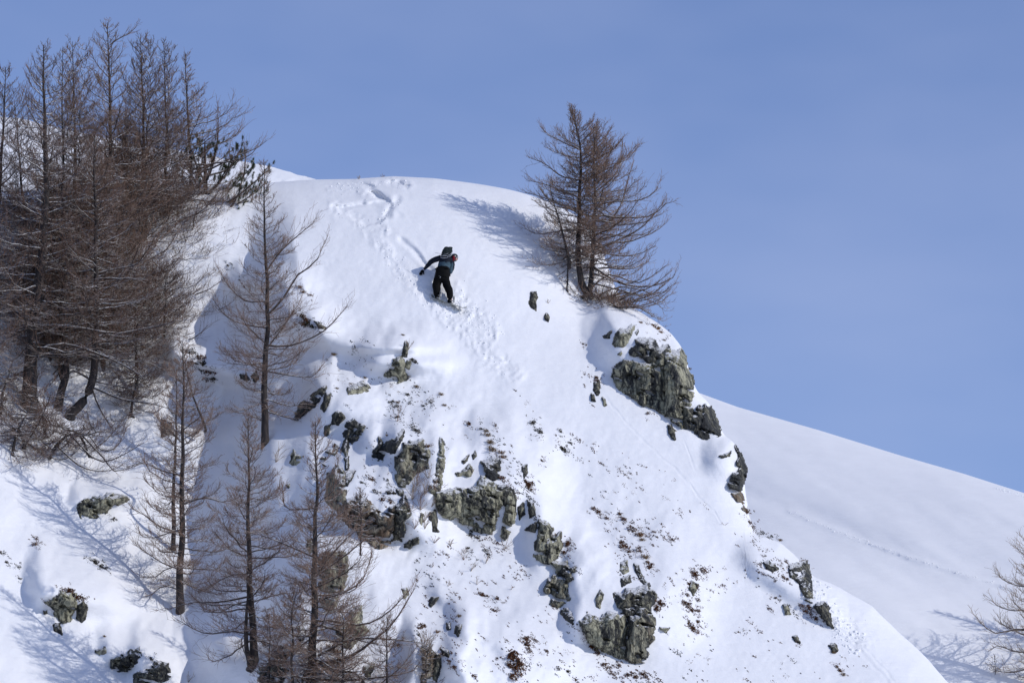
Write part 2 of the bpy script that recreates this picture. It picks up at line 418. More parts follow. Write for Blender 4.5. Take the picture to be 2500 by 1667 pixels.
def D_main(u, v, detail=True):
    u = np.asarray(u, float); v = np.asarray(v, float)
    a = u / 100.0; w = v / 100.0
    gw = sstep(4.5, 7, w) * (1 - sstep(8.5, 11, a))
    a_g = a + gw * (0.55 * fbm(a / 2.2, w / 1.9, 51, 3))
    D = 119.0 + 1.55 * (16.67 - w)
    D = D + 0.38 * np.logaddexp(0, (a - 10.3) / 0.9) * 0.9
    D = D - 0.16 * np.logaddexp(0, (10.2 - a) / 1.0) * (1 - sstep(7.5, 10, w))
    D = D - 0.42 * 0.6 * np.logaddexp(0, (7.2 - w) / 0.6)            # the dome's top is a little steeper
    D = D + 0.36 * 0.5 * np.logaddexp(0, (a - 12.4) / 0.5) * (1 - sstep(7.2, 9.5, w))
    ua = np.interp(w, [3, 6.5, 10, 14, 17, 22], [6.4, 6.0, 5.1, 4.7, 4.4, 4.3])
    ur = np.interp(w, [3, 6.5, 8, 10, 13, 15, 17, 22], [7.2, 7.2, 7.8, 7.9, 7.5, 7.3, 6.9, 6.7])
    gd = np.interp(w, [4.6, 6, 7.5, 10, 22], [0, 1.3, 3.1, 3.9, 3.9])
    t = np.clip((ur - a_g) / (ur - ua), 0, 1)
    t = 0.6 * t + 0.4 * t * t * (3 - 2 * t)
    kl = np.interp(w, [4, 8, 11, 22], [0.15, 0.45, 0.75, 0.8])
    left = np.logaddexp(0, (ua - a_g) / 0.6) * 0.6
    D = D + gd * t - kl * np.minimum(left, 4.5 + 0.3 * left)
    # spurs down the gully wall
    D = D - 0.45 * np.exp(-((a - 6.6) / 0.35) ** 2) * sstep(6, 8, w) * (1 - sstep(12, 14, w))
    wu = u + 16 * fbm(u / 70, v / 70, 61, 3); wv = v + 16 * fbm(u / 70, v / 70, 66, 3)
    for (u0, u1, ve, te, vf, tf, pr, la, sl, sr) in LEDGES:
        uc = (u0 + u1) / 2; la = la * 1.15
        du = np.where(wu < u0, (u0 - wu) / (sl * 1.15), np.where(wu > u1, (wu - u1) / (sr * 3.2), 0))
        ve_ = ve + te * (u - uc); vf_ = vf + tf * (u - uc)
        up = np.clip((ve_ - wv) / la, 0, None)
        dn = np.clip((v - ve_) / np.maximum(vf_ - ve_, 20), 0, 1)
        r = np.sqrt(du ** 2 + up ** 2)
        D = D - pr * (1 - sstep(0, 1, r)) * (1 - sstep(0, 1, dn))
    # rounding to the skyline
    ds = seg_dist(u, v, SIL)
    inside = v > np.interp(u, _sx, _sy)
    ds = np.where(inside, ds, 0) / 100.0
    Q = np.interp(a, [8, 12, 14, 15.5, 18, 21, 24], [2.1, 2.1, 1.8, 1.0, 0.8, 1.0, 1.2])
    k = 1 - np.clip(ds / Q, 0, 1)
    D = D + 1.35 * Q * (1 - np.sqrt(np.maximum(1 - k * k, 0)))
    if detail:
        rough = 0.12 + 1.1 * np.exp(-(((a - 9.8) / 2.2) ** 2 + ((w - 11.2) / 2.6) ** 2)) + 0.55 * np.exp(-(((a - 14.6) / 1.4) ** 2 + ((w - 13.6) / 2.2) ** 2)) \
            + 0.5 * np.exp(-(((a - 9.5) / 3) ** 2 + ((w - 16.5) / 1.6) ** 2)) + 0.16 * (1 - sstep(4, 7.6, a)) + 0.45 * np.exp(-((a - 5.3) / 1.5) ** 2) * sstep(6, 8, w) + 0.5 * np.exp(-(((a - 6.6) / 1.2) ** 2 + ((w - 8.4) / 2.2) ** 2))
        aw = a + 0.35 * w     # drifts lie along the fall line
        D = D + rough * (0.42 * fbm(aw / 1.3, w / 1.7, 3, 3, 0.45) + 0.10 * fbm(aw / 0.32, w / 0.45, 11, 3))
        D = D + 0.012 * fbm(a / 0.12, w / 0.12, 19, 2)
        ch = 0
        for pl, hw, wt in TRACKS:
            d = seg_dist(u, v, pl)
            ch = np.maximum(ch, wt * (1 - sstep(hw * 0.4, hw * 1.5, d + 10 * fbm(u / 18, v / 18, 5, 2))))
        D = D - ch * (0.065 * np.maximum(ridged(u / 14, v / 12, 31, 3, 0.7), -0.5) + 0.10 * fbm(u / 40, v / 40, 8, 2))
        for pg, dp in SLABS:
            sdp = poly_sdf(u + 5 * fbm(u / 16, v / 16, 39, 3), v + 5 * fbm(u / 16, v / 16, 44, 3), pg)
            D = D + dp * sstep(-1.5, 3.0, sdp) * (0.35 + 0.65 * (1 - sstep(6, 60, sdp)))
        ut = u + 7 * fbm(u / 30, v / 30, 33, 3); vt_ = v + 7 * fbm(u / 30, v / 30, 36, 3)
        for pl, hw, dp in TRENCH:
            d = seg_dist(ut, vt_, pl); dp = dp * (0.55 if dp > 0.03 else 0.45)
            D = D + dp * np.exp(-(d / hw) ** 2) - 0.35 * dp * np.exp(-((d - 1.8 * hw) / hw) ** 2)
    return D

def D_at(u, v):
    return float(D_main(np.array([u]), np.array([v]))[0])

def grid_faces(nr, nc):
    i = np.arange(nr - 1)[:, None] * nc + np.arange(nc - 1)[None, :]
    i = i.ravel()
    return np.stack([i, i + 1, i + nc + 1, i + nc], 1)

def build_hill():
    uu = np.concatenate([np.arange(-900, -40, 40), np.arange(-40, 2400, 3.7), np.arange(2400, 3400, 25)])
    nfront = 410
    p = np.linspace(0, 1, nfront)
    f = (p ** 1.7 * 0.35 + p * 0.65)
    vt = vtop(uu)
    VB = np.maximum(1700.0, vt + 40)
    vv = vt[None, :] + 0.4 + (VB - vt)[None, :] * f[:, None]
    U = np.broadcast_to(uu, vv.shape)
    rows = [P(U, vv, D_main(U, vv))]
    # below the frame, down to the valley floor
    ex = np.array([30, 70, 130, 210, 320, 450, 620, 820, 1060, 1340, 1650, 1980, 2200, 2400])
    v2 = VB[None, :] + ex[:, None]; U2 = np.broadcast_to(uu, v2.shape)
    rows.append(P(U2, v2, D_main(U2, v2, False)))
    front = np.concatenate(rows, 0)
    # over the crest and down the far side
    Q = np.interp(uu / 100, [8, 12, 14, 15.5, 18, 21, 24], [2.1, 2.1, 1.8, 1.0, 0.8, 1.0, 1.2])
    D0 = D_main(uu, vt + 0.4)
    es = np.array([0.15, 0.4, 0.8, 1.4, 2.2, 3.2, 4.6, 6.5, 9, 13, 18, 26])[::-1]
    back = []
    for e in es:
        drop = 100 * np.minimum(Q / 2 * (e / (1.35 * Q)) ** 2, 0.15 + 1.05 * e)
        back.append(P(uu, vt + 0.4 + drop, D0 + e))
    V = np.concatenate([np.stack(back, 0), front], 0)
    me = mesh_from("snow_hill", V.reshape(-1, 3), grid_faces(V.shape[0], V.shape[1])[:, ::-1], M_SNOW)
    tag(link("snow_hill", me), kind="structure")

build_hill()

FAR_TOP = [(700, 760), (1400, 860), (1690, 953), (1800, 993), (2000, 1050), (2200, 1112), (2350, 1155), (2500, 1203), (2800, 1300), (3600, 1600)]
_fx = np.array([p[0] for p in FAR_TOP], float); _fy = np.array([p[1] for p in FAR_TOP], float)
def D_far(u, v):
    u = np.asarray(u, float); v = np.asarray(v, float)
    vt = np.interp(u, _fx, _fy)
    D = 141 + 0.0190 * (1700 - v) + (0.45 - 0.60 * sstep(1150, 1650, v)) * (2500 - u) / 100
    q = np.clip((v - vt) / 100, 0, None)
    k = 1 - np.clip(q / 2.0, 0, 1)
    D = D + 5.0 * (1 - np.sqrt(np.maximum(1 - k * k, 0)))
    a, w = u / 100, v / 100
    D = D + 0.30 * fbm((a - 0.2 * w) / 3.1, (w - .45 * a) / 1.0, 41, 3) + 0.02 * fbm(a / 0.4, (w - 0.35 * a) / 0.12, 43, 2)
    d = seg_dist(u, v, [(1925, 1245), (2050, 1300), (2200, 1353), (2330, 1395), (2480, 1440), (2700, 1500)])
    D = D - np.exp(-(d / 5.0) ** 2) * (0.075 + 0.03 * fbm(u / 9, v / 9, 47, 2))
    d = seg_dist(u, v, [(2430, 1192), (2500, 1213), (2600, 1250)])
    D = D - np.exp(-(d / 3.0) ** 2) * 0.10
    return D
def build_far():
    uu = np.concatenate([np.arange(700, 1600, 30), np.arange(1600, 2540, 6.0), np.arange(2540, 3600, 30)])
    p = np.linspace(0, 1, 150)
    vt = np.interp(uu, _fx, _fy)
    VB = np.maximum(2000, vt + 60)
    vv = vt[None] + (VB - vt)[None] * (0.5 * p + 0.5 * p ** 2)[:, None]
    U = np.broadcast_to(uu, vv.shape)
    A = P(U, vv, D_far(U, vv))
    D0 = D_far(uu, vt)
    back = [P(uu, vt + 100 * min(1.0 * (e / 5.0) ** 2, 0.2 + 0.9 * e), D0 + e) for e in (40, 28, 18, 11, 6, 3, 1.2, 0.4)]
    ex = [P(uu, VB + e, D_far(uu, VB + e)) for e in (60, 200, 450, 800, 1300, 1900)]
    V = np.concatenate([np.stack(back), A, np.stack(ex)], 0)
    tag(link("far_snow_slope", mesh_from("far_snow_slope", V.reshape(-1, 3), grid_faces(V.shape[0], V.shape[1])[:, ::-1], M_SNOW_FAR)), kind="structure")
build_far()

BACK_TOP = [(-1500, 150), (-900, 190), (0, 283), (60, 292), (150, 315), (300, 345), (500, 380), (600, 397), (640, 403), (700, 418), (770, 438), (900, 480), (1500, 700)]
_bx = np.array([p[0] for p in BACK_TOP], float); _by = np.array([p[1] for p in BACK_TOP], float)
def build_back():
    uu = np.concatenate([np.arange(-1500, 0, 50), np.arange(0, 900, 6.0), np.arange(900, 1501, 50)])
    p = np.linspace(0, 1, 70)
    vt = np.interp(uu, _bx, _by) + 2.5 * fbm(uu / 25, uu * 0, 71, 3)
    vv = vt[None] + 700 * (p ** 1.6)[:, None]
    U = np.broadcast_to(uu, vv.shape)
    def DB(u, v):
        vt_ = np.interp(u, _bx, _by)
        q = np.clip((v - vt_) / 100, 0, None); k = 1 - np.clip(q / 1.2, 0, 1)
        d = 165 - 2.0 * q + 3.0 * (1 - np.sqrt(np.maximum(1 - k * k, 0)))
        m = np.exp(-((v - vt_ - 28) / 18) ** 2) * sstep(560, 640, u)
        return d + 0.2 * m * ridged(u / 14, v / 9, 77, 3) + 0.15 * fbm(u / 120, v / 90, 79, 3)
    A = P(U, vv, DB(U, vv)); D0 = DB(uu, vt)
    back = [P(uu, vt + 100 * min(0.9 * (e / 3.2) ** 2, 0.2 + 0.9 * e), D0 + e) for e in (30, 18, 9, 4, 1.5, 0.5)]
    V = np.concatenate([np.stack(back), A], 0)
    tag(link("back_snow_ridge", mesh_from("back_snow_ridge", V.reshape(-1, 3), grid_faces(V.shape[0], V.shape[1])[:, ::-1], M_SNOW_FAR)), kind="structure")
build_back()

def build_ground():
    n = 60
    x = np.sinh(np.linspace(-5, 5, n)) / math.sinh(5) * 5000
    X, Y = np.meshgrid(x, x + 60)
    Zz = 0.25 * fbm(X / 14, Y / 14, 83, 3) - 0.2
    V = np.stack([X, Y, Zz], -1).reshape(-1, 3)
    tag(link("snow_ground", mesh_from("snow_ground", V, grid_faces(n, n), M_SNOW_FAR)), kind="structure")
build_ground()
# ------------------------------------------------------------------ rocks
def make_rock(poly, label, mat=0, bulge=0.35, rough=0.16, step=2.4, holes=(), edge=3.0, fol=(1.0, 0.35), thick=1.0, name="rock_outcrop", seed=None, flat=False, group=None):
    pts = np.array(poly); seed = seed if seed is not None else int(abs(pts.sum()) * 7) % 9973
    u0, v0 = pts.min(0) - 8; u1, v1 = pts.max(0) + 8
    size = min(u1 - u0, v1 - v0)
    step = min(step, max(1.3, size / 16))
    uu = np.arange(u0, u1 + step, step); vv = np.arange(v0, v1 + step, step)
    U, V = np.meshgrid(uu, vv)
    nf = edge * (1.5 if size > 60 else 1.0)
    n2 = 9.0 if size > 70 else (3.5 if size > 35 else 0.8)
    Uw = U + nf * fbm(U / 7, V / 7, seed, 3) + n2 * fbm(U / 28, V / 28, seed + 70, 2); Vw = V + nf * fbm(U / 7, V / 7, seed + 50, 3) + n2 * fbm(U / 28, V / 28, seed + 90, 2)
    sd = poly_sdf(Uw, Vw, poly)
    for h in holes:
        sd = np.minimum(sd, -poly_sdf(Uw, Vw, h))
    if size > 22: sd = sd + min(5.0, size * 0.065)
    inside = sd > -1.5
    # foliated, fractured relief; folds run along `fol` (a unit-ish vector in the picture plane: across-direction)
    fx, fy = fol; nn = math.hypot(fx, fy); fx /= nn; fy /= nn
    ac = (U * fx + V * fy) / 100; al = (-U * fy + V * fx) / 100
    acw = ac + 0.12 * fbm(ac / .3, al / .5, seed + 9, 3)
    rg = ridged(acw / 0.42, al / 1.5, seed + 1, 4, 0.55)
    ch = np.floor((acw + 0.25 * fbm(ac / .6, al / .6, seed + 3, 2)) / 0.16)
    chips = _hash(ch, np.floor(al / 0.45 + _hash(ch, ch * 0, seed) * 3), seed + 7) - 0.5
    big = fbm(ac / 0.7, al / 0.9, seed + 13, 2)
    w = max(6.0, min(22.0, size * 0.22))
    prof = np.sqrt(np.clip(sd / w, 0, 1)) 
    H = -0.05 + bulge * prof * (1 + 0.5 * big) + rough * (0.9 * rg + 0.55 * chips + 0.25 * fbm(U / 7, V / 7, seed + 21, 3)) * np.clip(sd / 5 + 0.25, 0, 1) 
    bulge_up = 1.0 - 0.45 * sstep(v0 + 0.4 * (v1 - v0), v1, V)      # lower edges sink back into the drift
    H = np.where(H > 0, H * bulge_up, H) * 0.72
    if size > 45:   # snow lodged on ledges covers parts of the face
        H = H - 0.8 * np.clip(fbm(U / 26, V / 10 - U / 40, seed + 33, 3) - 0.36 + 0.22 * sstep(v0, v1, V), 0, 1) * (1 + bulge)
    Dt = D_main(U, V)
    # faces stand steeper than the slope they break through
    front = Dt - H
    back = Dt + thick * np.sqrt(np.clip(sd / w, 0, 1)) + 0.06
    cen = P(pts[:, 0].mean(), pts[:, 1].mean(), D_at(pts[:, 0].mean(), pts[:, 1].mean()))
    nr, nc = U.shape
    cell = inside[:-1, :-1] & inside[1:, :-1] & inside[:-1, 1:] & inside[1:, 1:]
    idx = np.arange(nr * nc).reshape(nr, nc)
    a = idx[:-1, :-1][cell]; b = idx[:-1, 1:][cell]; c = idx[1:, 1:][cell]; d = idx[1:, :-1][cell]
    Ff = np.stack([a, d, c, b], 1)
    N = nr * nc
    Fb = Ff[:, ::-1] + N
    # side walls on boundary edges
    e = np.concatenate([Ff[:, [0, 1]], Ff[:, [1, 2]], Ff[:, [2, 3]], Ff[:, [3, 0]]])
    key = np.sort(e, 1); kk = key[:, 0].astype(np.int64) * N + key[:, 1]
    uq, inv, cnt = np.unique(kk, return_inverse=True, return_counts=True)
    be = e[cnt[inv] == 1]
    Fs = np.stack([be[:, 1], be[:, 0], be[:, 0] + N, be[:, 1] + N], 1)
    allv = np.concatenate([P(U, V, front).reshape(-1, 3), P(U, V, back).reshape(-1, 3)]) - cen
    F = np.concatenate([Ff, Fb, Fs]); used = np.unique(F); rem = np.full(2 * N, -1); rem[used] = np.arange(len(used))
    me = mesh_from(name, allv[used], rem[F], M_ROCK[mat], smooth=not flat)
    o = link(name, me, loc=cen)
    tag(o, label, "rock", group)
    return o

ROCKS = [
 # --- cliff under the ridge larch
 (ZA([(590,510),(640,485),(720,500),(800,540),(900,545),(960,520),(1030,470),(1070,430),(1085,520),(1070,640),(1090,760),(1080,900),(1075,1020),(1085,1140),(1020,1110),(960,1060),(820,990),(700,930),(590,830),(510,755),(470,700),(490,640),(480,580),(540,560)]),
  "broad grey green left half of the cliff below the ridge larch", 0, dict(bulge=0.55, rough=0.22, fol=(1, 0.1))),
 (ZA([(1095,400),(1130,360),(1180,370),(1230,380),(1290,365),(1340,430),(1345,540),(1385,670),(1410,690),(1425,800),(1435,900),(1420,1000),(1390,1040),(1330,1060),(1310,1160),(1310,1285),(1200,1230),(1090,1150),(1080,1000),(1110,860),(1090,700),(1110,540)]),
  "tall pale right half of the cliff on the skyline below the ridge larch", 0, dict(bulge=0.75, rough=0.26, fol=(1, 0.05), thick=1.6)),
 (ZA([(755,260),(800,240),(870,235),(950,260),(995,295),(1040,350),(1110,305),(1130,330),(1100,420),(1050,475),(960,520),(900,520),(850,470),(800,415),(740,430),(670,390),(730,350),(760,330)]),
  "dark lichened rock band with snow pockets on top of the ridge cliff", 1, dict(bulge=0.45, rough=0.2, holes=[ZA([(830,365),(920,360),(930,420),(1020,450),(980,500),(930,450),(860,410)])])),
 (ZA([(1310,1060),(1380,1060),(1420,1120),(1470,1085),(1500,1050),(1560,1100),(1590,1030),(1650,1040),(1690,1130),(1725,1200),(1760,1350),(1730,1380),(1640,1385),(1590,1410),(1540,1385),(1430,1320),(1310,1285)]),
  "blackish rock block with a white cap at the lower right foot of the ridge cliff", 1, dict(bulge=0.55, rough=0.26, fol=(1, 0.1), thick=1.5)),
 (ZA([(480,290),(530,180),(570,120),(650,130),(700,55),(722,75),(680,180),(640,280),(590,325),(510,320)]),
  "egg shaped grey rock with a dark horn in the snow hollow under the ridge larch", 0, dict(bulge=0.35, rough=0.12)),
 (ZA([(355,200),(400,180),(450,130),(455,150),(420,225),(370,230)]), "small dark rock leftmost in the snow hollow under the ridge larch", 1, {}),
 (ZA([(745,150),(775,115),(785,150),(750,195)]), "small dark rock chip right of the egg shaped rock", 1, {}),
 (ZA([(535,420),(570,380),(580,400),(560,435)]), "tiny green rock chip in the snow just above the ridge cliff's left end", 0, {}),
 (ZA([(240,760),(290,720),(320,790),(300,900),(270,900),(245,850)]), "dark rock with rusty grass on top on the open slope left of the ridge cliff", 1, {}),
 (ZA([(210,880),(240,900),(270,980),(225,970)]), "small dark rock lower left of the one with rusty grass on top", 1, {}),
 (ZA([(345,930),(370,950),(398,1025),(365,1030)]), "small grey rock lower right of the one with rusty grass on top", 0, {}),
 (ZA([(1135,1270),(1165,1250),(1200,1330),(1215,1440),(1180,1430),(1140,1350)]), "narrow dark rock alone in the snow below the ridge cliff", 1, {}),
 (ZR([(255,1400),(275,1350),(270,1325),(300,1320),(318,1350),(305,1400),(305,1460),(275,1430)]), "small dark rock on the open slope right of the snowboarder", 1, {}),
 (ZR([(362,1490),(375,1465),(392,1480),(388,1525),(368,1510)]), "smallest dark rock on the slope between snowboarder and ridge larch", 1, {}),
 # --- buttress
 (ZB([(755,140),(775,150),(765,240),(735,240)]), "thin dark rock spike at the top of the central buttress", 1, dict(bulge=0.3)),
 (ZB([(690,260),(720,235),(745,260),(750,330),(760,380),(700,395),(635,370),(630,350),(680,310)]), "pointed grey slate rock at the top of the central buttress", 0, dict(bulge=0.4, rough=0.18)),
 (ZB([(770,260),(795,265),(780,320),(755,300)]), "small grey rock leaning right of the pointed slate rock", 0, {}),
 (ZB([(390,440),(450,410),(480,390),(545,400),(520,450),(460,465),(395,480)]), "low flat dark rock under a snow hump left of the pointed slate rock", 0, dict(bulge=0.3)),
 (ZB([(45,630),(80,545),(150,510),(170,470),(245,425),(250,450),(200,530),(130,590),(60,625)]), "long dark slanting crag on the buttress's left shoulder behind the slender larch", 1, dict(bulge=0.4, rough=0.2, fol=(.6, 1))),
 (ZB([(250,465),(280,470),(265,540),(235,590),(215,570),(235,510)]), "dark fin of rock right of the long slanting crag", 1, dict(bulge=0.3)),
 (ZB([(300,600),(330,585),(350,590),(370,620),(330,670),(285,665)]), "dark mossy rock knob below the long slanting crag", 1, dict(bulge=0.3)),
 (ZB([(240,680),(280,665),(262,735),(245,740)]), "small dark rock left of the mossy knob", 1, {}),
 (ZB([(390,660),(430,640),(440,670),(490,680),(470,740),(420,780),(400,760),(385,870),(355,830),(375,760),(365,740)]), "ragged dark rock with a snow pocket right of the mossy knob", 1, dict(bulge=0.35, rough=0.2, holes=[ZB([(415,690),(445,680),(425,730),(405,745)])])),
 (ZB([(600,765),(610,810),(650,790),(700,760),(720,710),(735,720),(720,780),(680,850),(640,860),(620,850),(600,900),(550,860),(560,830),(595,800)]), "curved horned rock in the middle of the buttress snow", 1, dict(bulge=0.35, rough=0.16)),
 (ZB([(750,775),(800,790),(850,775),(900,830),(920,870),(890,930),(850,960),(820,960),(760,1060),(740,1080),(715,1040),(700,970),(705,880),(740,830)]), "dark jagged crag with reddish hollow in the buttress centre", 3, dict(bulge=0.5, rough=0.26)),
 (ZB([(978,760),(1004,790),(1003,940),(985,1060),(960,1120),(912,1095),(912,1050),(950,1010),(972,900)]), "thin rock rib running down beside the big rounded boulder", 0, dict(bulge=0.3)),
 (ZB([(1120,900),(1165,860),(1150,900),(1130,920)]), "small rock sliver on the snow cap above the big rounded boulder", 1, {}),
 (ZB([(1180,860),(1205,835),(1212,870),(1190,890)]), "small dark rock topmost on the snow cap of the big rounded boulder", 1, {}),
 (ZB([(1110,985),(1165,925),(1185,960),(1170,1005),(1150,1010),(1120,990),(1090,1000),(1080,980)]), "pair of slabs half buried in the snow cap of the big rounded boulder", 0, dict(bulge=0.3)),
 (ZB([(960,1110),(1050,1080),(1110,1075),(1150,1100),(1210,1060),(1240,1010),(1310,1040),(1330,1060),(1380,1080),(1385,1130),(1340,1230),(1310,1340),(1290,1370),(1180,1320),(1110,1290),(1090,1270),(1010,1260),(970,1210),(955,1150)]),
  "big rounded grey green boulder under a thick snow cap in the buttress", 0, dict(bulge=0.7, rough=0.24, fol=(.8, -.6))),
 (ZB([(1240,910),(1290,900),(1310,870),(1355,900),(1360,960),(1350,1000),(1320,1020),(1280,1000),(1260,950)]), "dark speckled crag on the upper right corner of the big rounded boulder", 1, dict(bulge=0.4, rough=0.22)),
 (ZB([(1400,1100),(1440,1090),(1460,1150),(1455,1260),(1420,1360),(1390,1410),(1370,1380),(1380,1300),(1400,1190)]), "tall narrow slab standing right of the big rounded boulder", 0, dict(bulge=0.4, rough=0.2)),
 (ZB([(1490,1210),(1510,1190),(1505,1240),(1490,1270)]), "small rock sliver right of the tall narrow slab", 0, {}),
 (ZB([(330,1210),(400,1150),(470,1130),(530,1160),(600,1220),(640,1240),(660,1200),(690,1190),(680,1290),(690,1400),(660,1430),(600,1450),(500,1410),(400,1330),(340,1260)]), "brown stained rounded outcrop left of the dry bushes in the buttress", 2, dict(bulge=0.6, rough=0.2)),
 (ZB([(690,1190),(720,1170),(750,1120),(770,1180),(790,1240),(745,1290),(750,1350),(720,1420),(690,1420),(680,1300)]), "dark splintered rock forming the right end of the brown stained outcrop", 1, dict(bulge=0.5, rough=0.26)),
 (ZB([(905,1240),(945,1210),(960,1260),(955,1330),(970,1350),(930,1350),(925,1290)]), "upright dark splinter of rock between the two big boulders", 1, {}),
 (ZB([(855,1230),(875,1240),(860,1310),(850,1290)]), "thin rock sliver left of the upright dark splinter", 0, {}),
 (ZB([(750,1430),(790,1410),(800,1450),(790,1460),(755,1450)]), "left one of two dark stones in the snow below the brown stained outcrop", 1, {}),
 (ZB([(800,1405),(835,1388),(842,1425),(805,1440)]), "right one of two dark stones in the snow below the brown stained outcrop", 1, {}),
 (ZB([(370,960),(440,970),(410,1020),(385,1060),(375,1040)]), "dark overhung rock above the brown stained outcrop's left end", 1, {}),
 (ZB([(260,990),(330,930),(370,1000),(375,1100),(365,1180),(290,1225),(250,1150),(262,1060)]), "dark rock wall left of the brown stained outcrop seen through the larch twigs", 3, dict(bulge=0.4, rough=0.25)),
 (ZB([(205,920),(250,840),(320,805),(310,850),(250,930)]), "dark slanting rock above the wall left of the brown stained outcrop", 1, {}),
 (ZB([(15,925),(25,880),(38,825),(60,860),(100,870),(60,930)]), "small green rock alone in the shaded gully wall", 0, {}),
 (ZC([(230,430),(250,425),(245,450)]), "tiny dark stone in the shaded gully wall", 1, {}),
 (ZC([(355,670),(390,655),(395,690),(365,690)]), "small dark stone behind the broad larch's upper trunk", 1, {}),
 (ZC([(350,745),(375,735),(385,800),(370,830),(352,790)]), "grey rock beside the left edge of the broad larch's trunk", 0, {}),
 (ZB([(1325,1065),(1400,1060),(1450,1095),(1400,1180),(1345,1225)]), "dark reddish rock wedged between the big rounded boulder and the tall slab", 1, dict(bulge=0.3)),
 (ZB([(370,880),(395,870),(400,950),(375,960)]), "thin dark rock above the overhung one in the buttress", 1, {}),
 (ZC([(1560,560),(1592,530),(1602,600),(1570,632)]), "upper one of two slim rocks right of the tall slab", 1, {}),
 (ZC([(1618,520),(1650,535),(1662,600),(1632,622)]), "rightmost slim rock above the stepped crag", 1, {}),
 (ZB([(1500,940),(1530,925),(1540,980),(1515,1015)]), "small hooked rock alone above the heather right of the buttress", 1, {}),
 (ZB([(700,1080),(745,1085),(750,1130),(715,1120)]), "small dark rock under the jagged centre crag", 1, {}),
 # --- lower right of buttress
 (ZC([(1600,690),(1640,660),(1670,640),(1660,700),(1620,710)]), "small dark rock between tall slab and stepped crag", 1, {}),
 (ZC([(1690,650),(1725,645),(1745,690),(1730,740),(1770,740),(1800,710),(1815,770),(1790,800),(1770,860),(1750,875),(1700,880),(1660,840),(1655,780),(1690,740)]), "upper step of the stepped crag right of the buttress", 0, dict(bulge=0.45, rough=0.22)),
 (ZC([(1760,870),(1830,860),(1850,920),(1880,900),(1870,960),(1840,1000),(1845,1100),(1800,1140),(1750,1120),(1770,1040),(1730,1050),(1715,1020),(1760,960),(1790,940),(1800,910)]), "lower step of the stepped crag right of the buttress", 3, dict(bulge=0.45, rough=0.24)),
 (ZC([(1800,1160),(1840,1140),(1870,1160),(1880,1230),(1850,1220)]), "small dark stone at the foot of the stepped crag", 1, {}),
 (ZC([(1045,1110),(1075,1070),(1105,1075),(1065,1130)]), "small dark rock in the middle of the lower open snow", 1, {}),
 (ZC([(1205,1240),(1240,1230),(1220,1300),(1200,1280)]), "small upright dark rock in the lower open snow right of a drift", 1, {}),
 (ZC([(1150,1225),(1175,1215),(1172,1260),(1158,1262)]), "tiny dark rock just left of the small upright dark rock", 1, {}),
 (ZC([(895,1030),(925,1018),(938,1060),(910,1080)]), "small rock at the tips of the broad larch's right boughs", 0, {}),
 (ZC([(1010,1360),(1050,1350),(1080,1400),(1075,1470),(1060,1560),(1010,1575),(1020,1450)]), "brown mossy rock pillar at the bottom edge right of the broad larch", 2, dict(bulge=0.4, rough=0.24)),
 (ZC([(1085,1390),(1115,1400),(1115,1480),(1095,1560),(1075,1540),(1080,1460)]), "thin grey rock beside the brown mossy pillar at the bottom edge", 3, dict(bulge=0.35)),
 (ZC([(1120,1365),(1160,1380),(1165,1420),(1130,1410)]), "small stone above the thin grey rock at the bottom edge", 1, {}),
 # behind broad larch
 (ZI([(930,260),(1080,200),(1180,220),(1200,330),(1190,450),(1180,560),(1120,600),(960,600),(920,450)]), "upper grey crag behind the broad larch's boughs", 3, dict(bulge=0.45, rough=0.22)),
 (ZI([(940,660),(1110,650),(1090,720),(1060,810),(1010,790),(940,730)]), "wedge of grey rock just right of the broad larch's trunk", 0, dict(bulge=0.35)),
 (ZI([(1110,900),(1240,880),(1250,810),(1340,770),(1350,860),(1340,920),(1400,1000),(1330,1080),(1230,1180),(1160,1130),(1110,1040)]), "lower grey crag behind the broad larch's boughs", 0, dict(bulge=0.45, rough=0.22)),
 (ZI([(700,960),(750,950),(780,1050),(740,1110),(705,1080)]), "dark rock left of the broad larch's lower trunk", 1, {}),
 (ZI([(440,1260),(530,1150),(600,1170),(610,1290),(530,1330),(470,1310)]), "dark knob of rock between the two lower larches", 1, {}),
 (ZI([(300,1390),(420,1310),(540,1340),(590,1400),(540,1500),(480,1541),(300,1560)]), "dark rock at the foot of the forked larch at the bottom edge", 1, dict(bulge=0.4)),
 (ZI([(1380,1370),(1480,1330),(1450,1480),(1400,1470)]), "rock half hidden under the lowest right boughs of the broad larch", 3, {}),
 # --- lower crag
 (ZD([(320,1160),(380,1095),(450,1140),(500,1105),(560,1100),(620,1115),(625,1200),(625,1300),(630,1400),(530,1370),(440,1330),(380,1260),(340,1200)]), "smooth grey left face of the large lower crag", 0, dict(bulge=0.6, rough=0.16)),
 (ZD([(560,960),(600,970),(650,930),(740,930),(780,900),(820,960),(815,1040),(790,1100),(740,1080),(690,1110),(640,1120),(600,1090)]), "dark layered top of the large lower crag", 1, dict(bulge=0.45, rough=0.26, holes=[ZD([(650,1040),(670,1010),(685,1030),(660,1080)])])),
 (ZD([(640,1120),(690,1100),(740,1080),(800,1090),(828,1180),(820,1270),(780,1300),(770,1380),(750,1410),(670,1420),(632,1400),(640,1250)]), "brown streaked right face of the large lower crag", 3, dict(bulge=0.6, rough=0.24, fol=(1, -0.1))),
 (ZD([(425,990),(455,940),(478,970),(455,1065),(432,1050)]), "thin slate blade in the snow cap of the large lower crag", 0, {}),
 (ZD([(680,760),(710,775),(740,850),(790,910),(760,905),(720,850),(690,800)]), "thin dark rock streak above the large lower crag", 1, {}),
 (ZD([(600,760),(640,740),(650,810),(610,830),(590,800)]), "small lichened rock above the large lower crag", 0, {}),
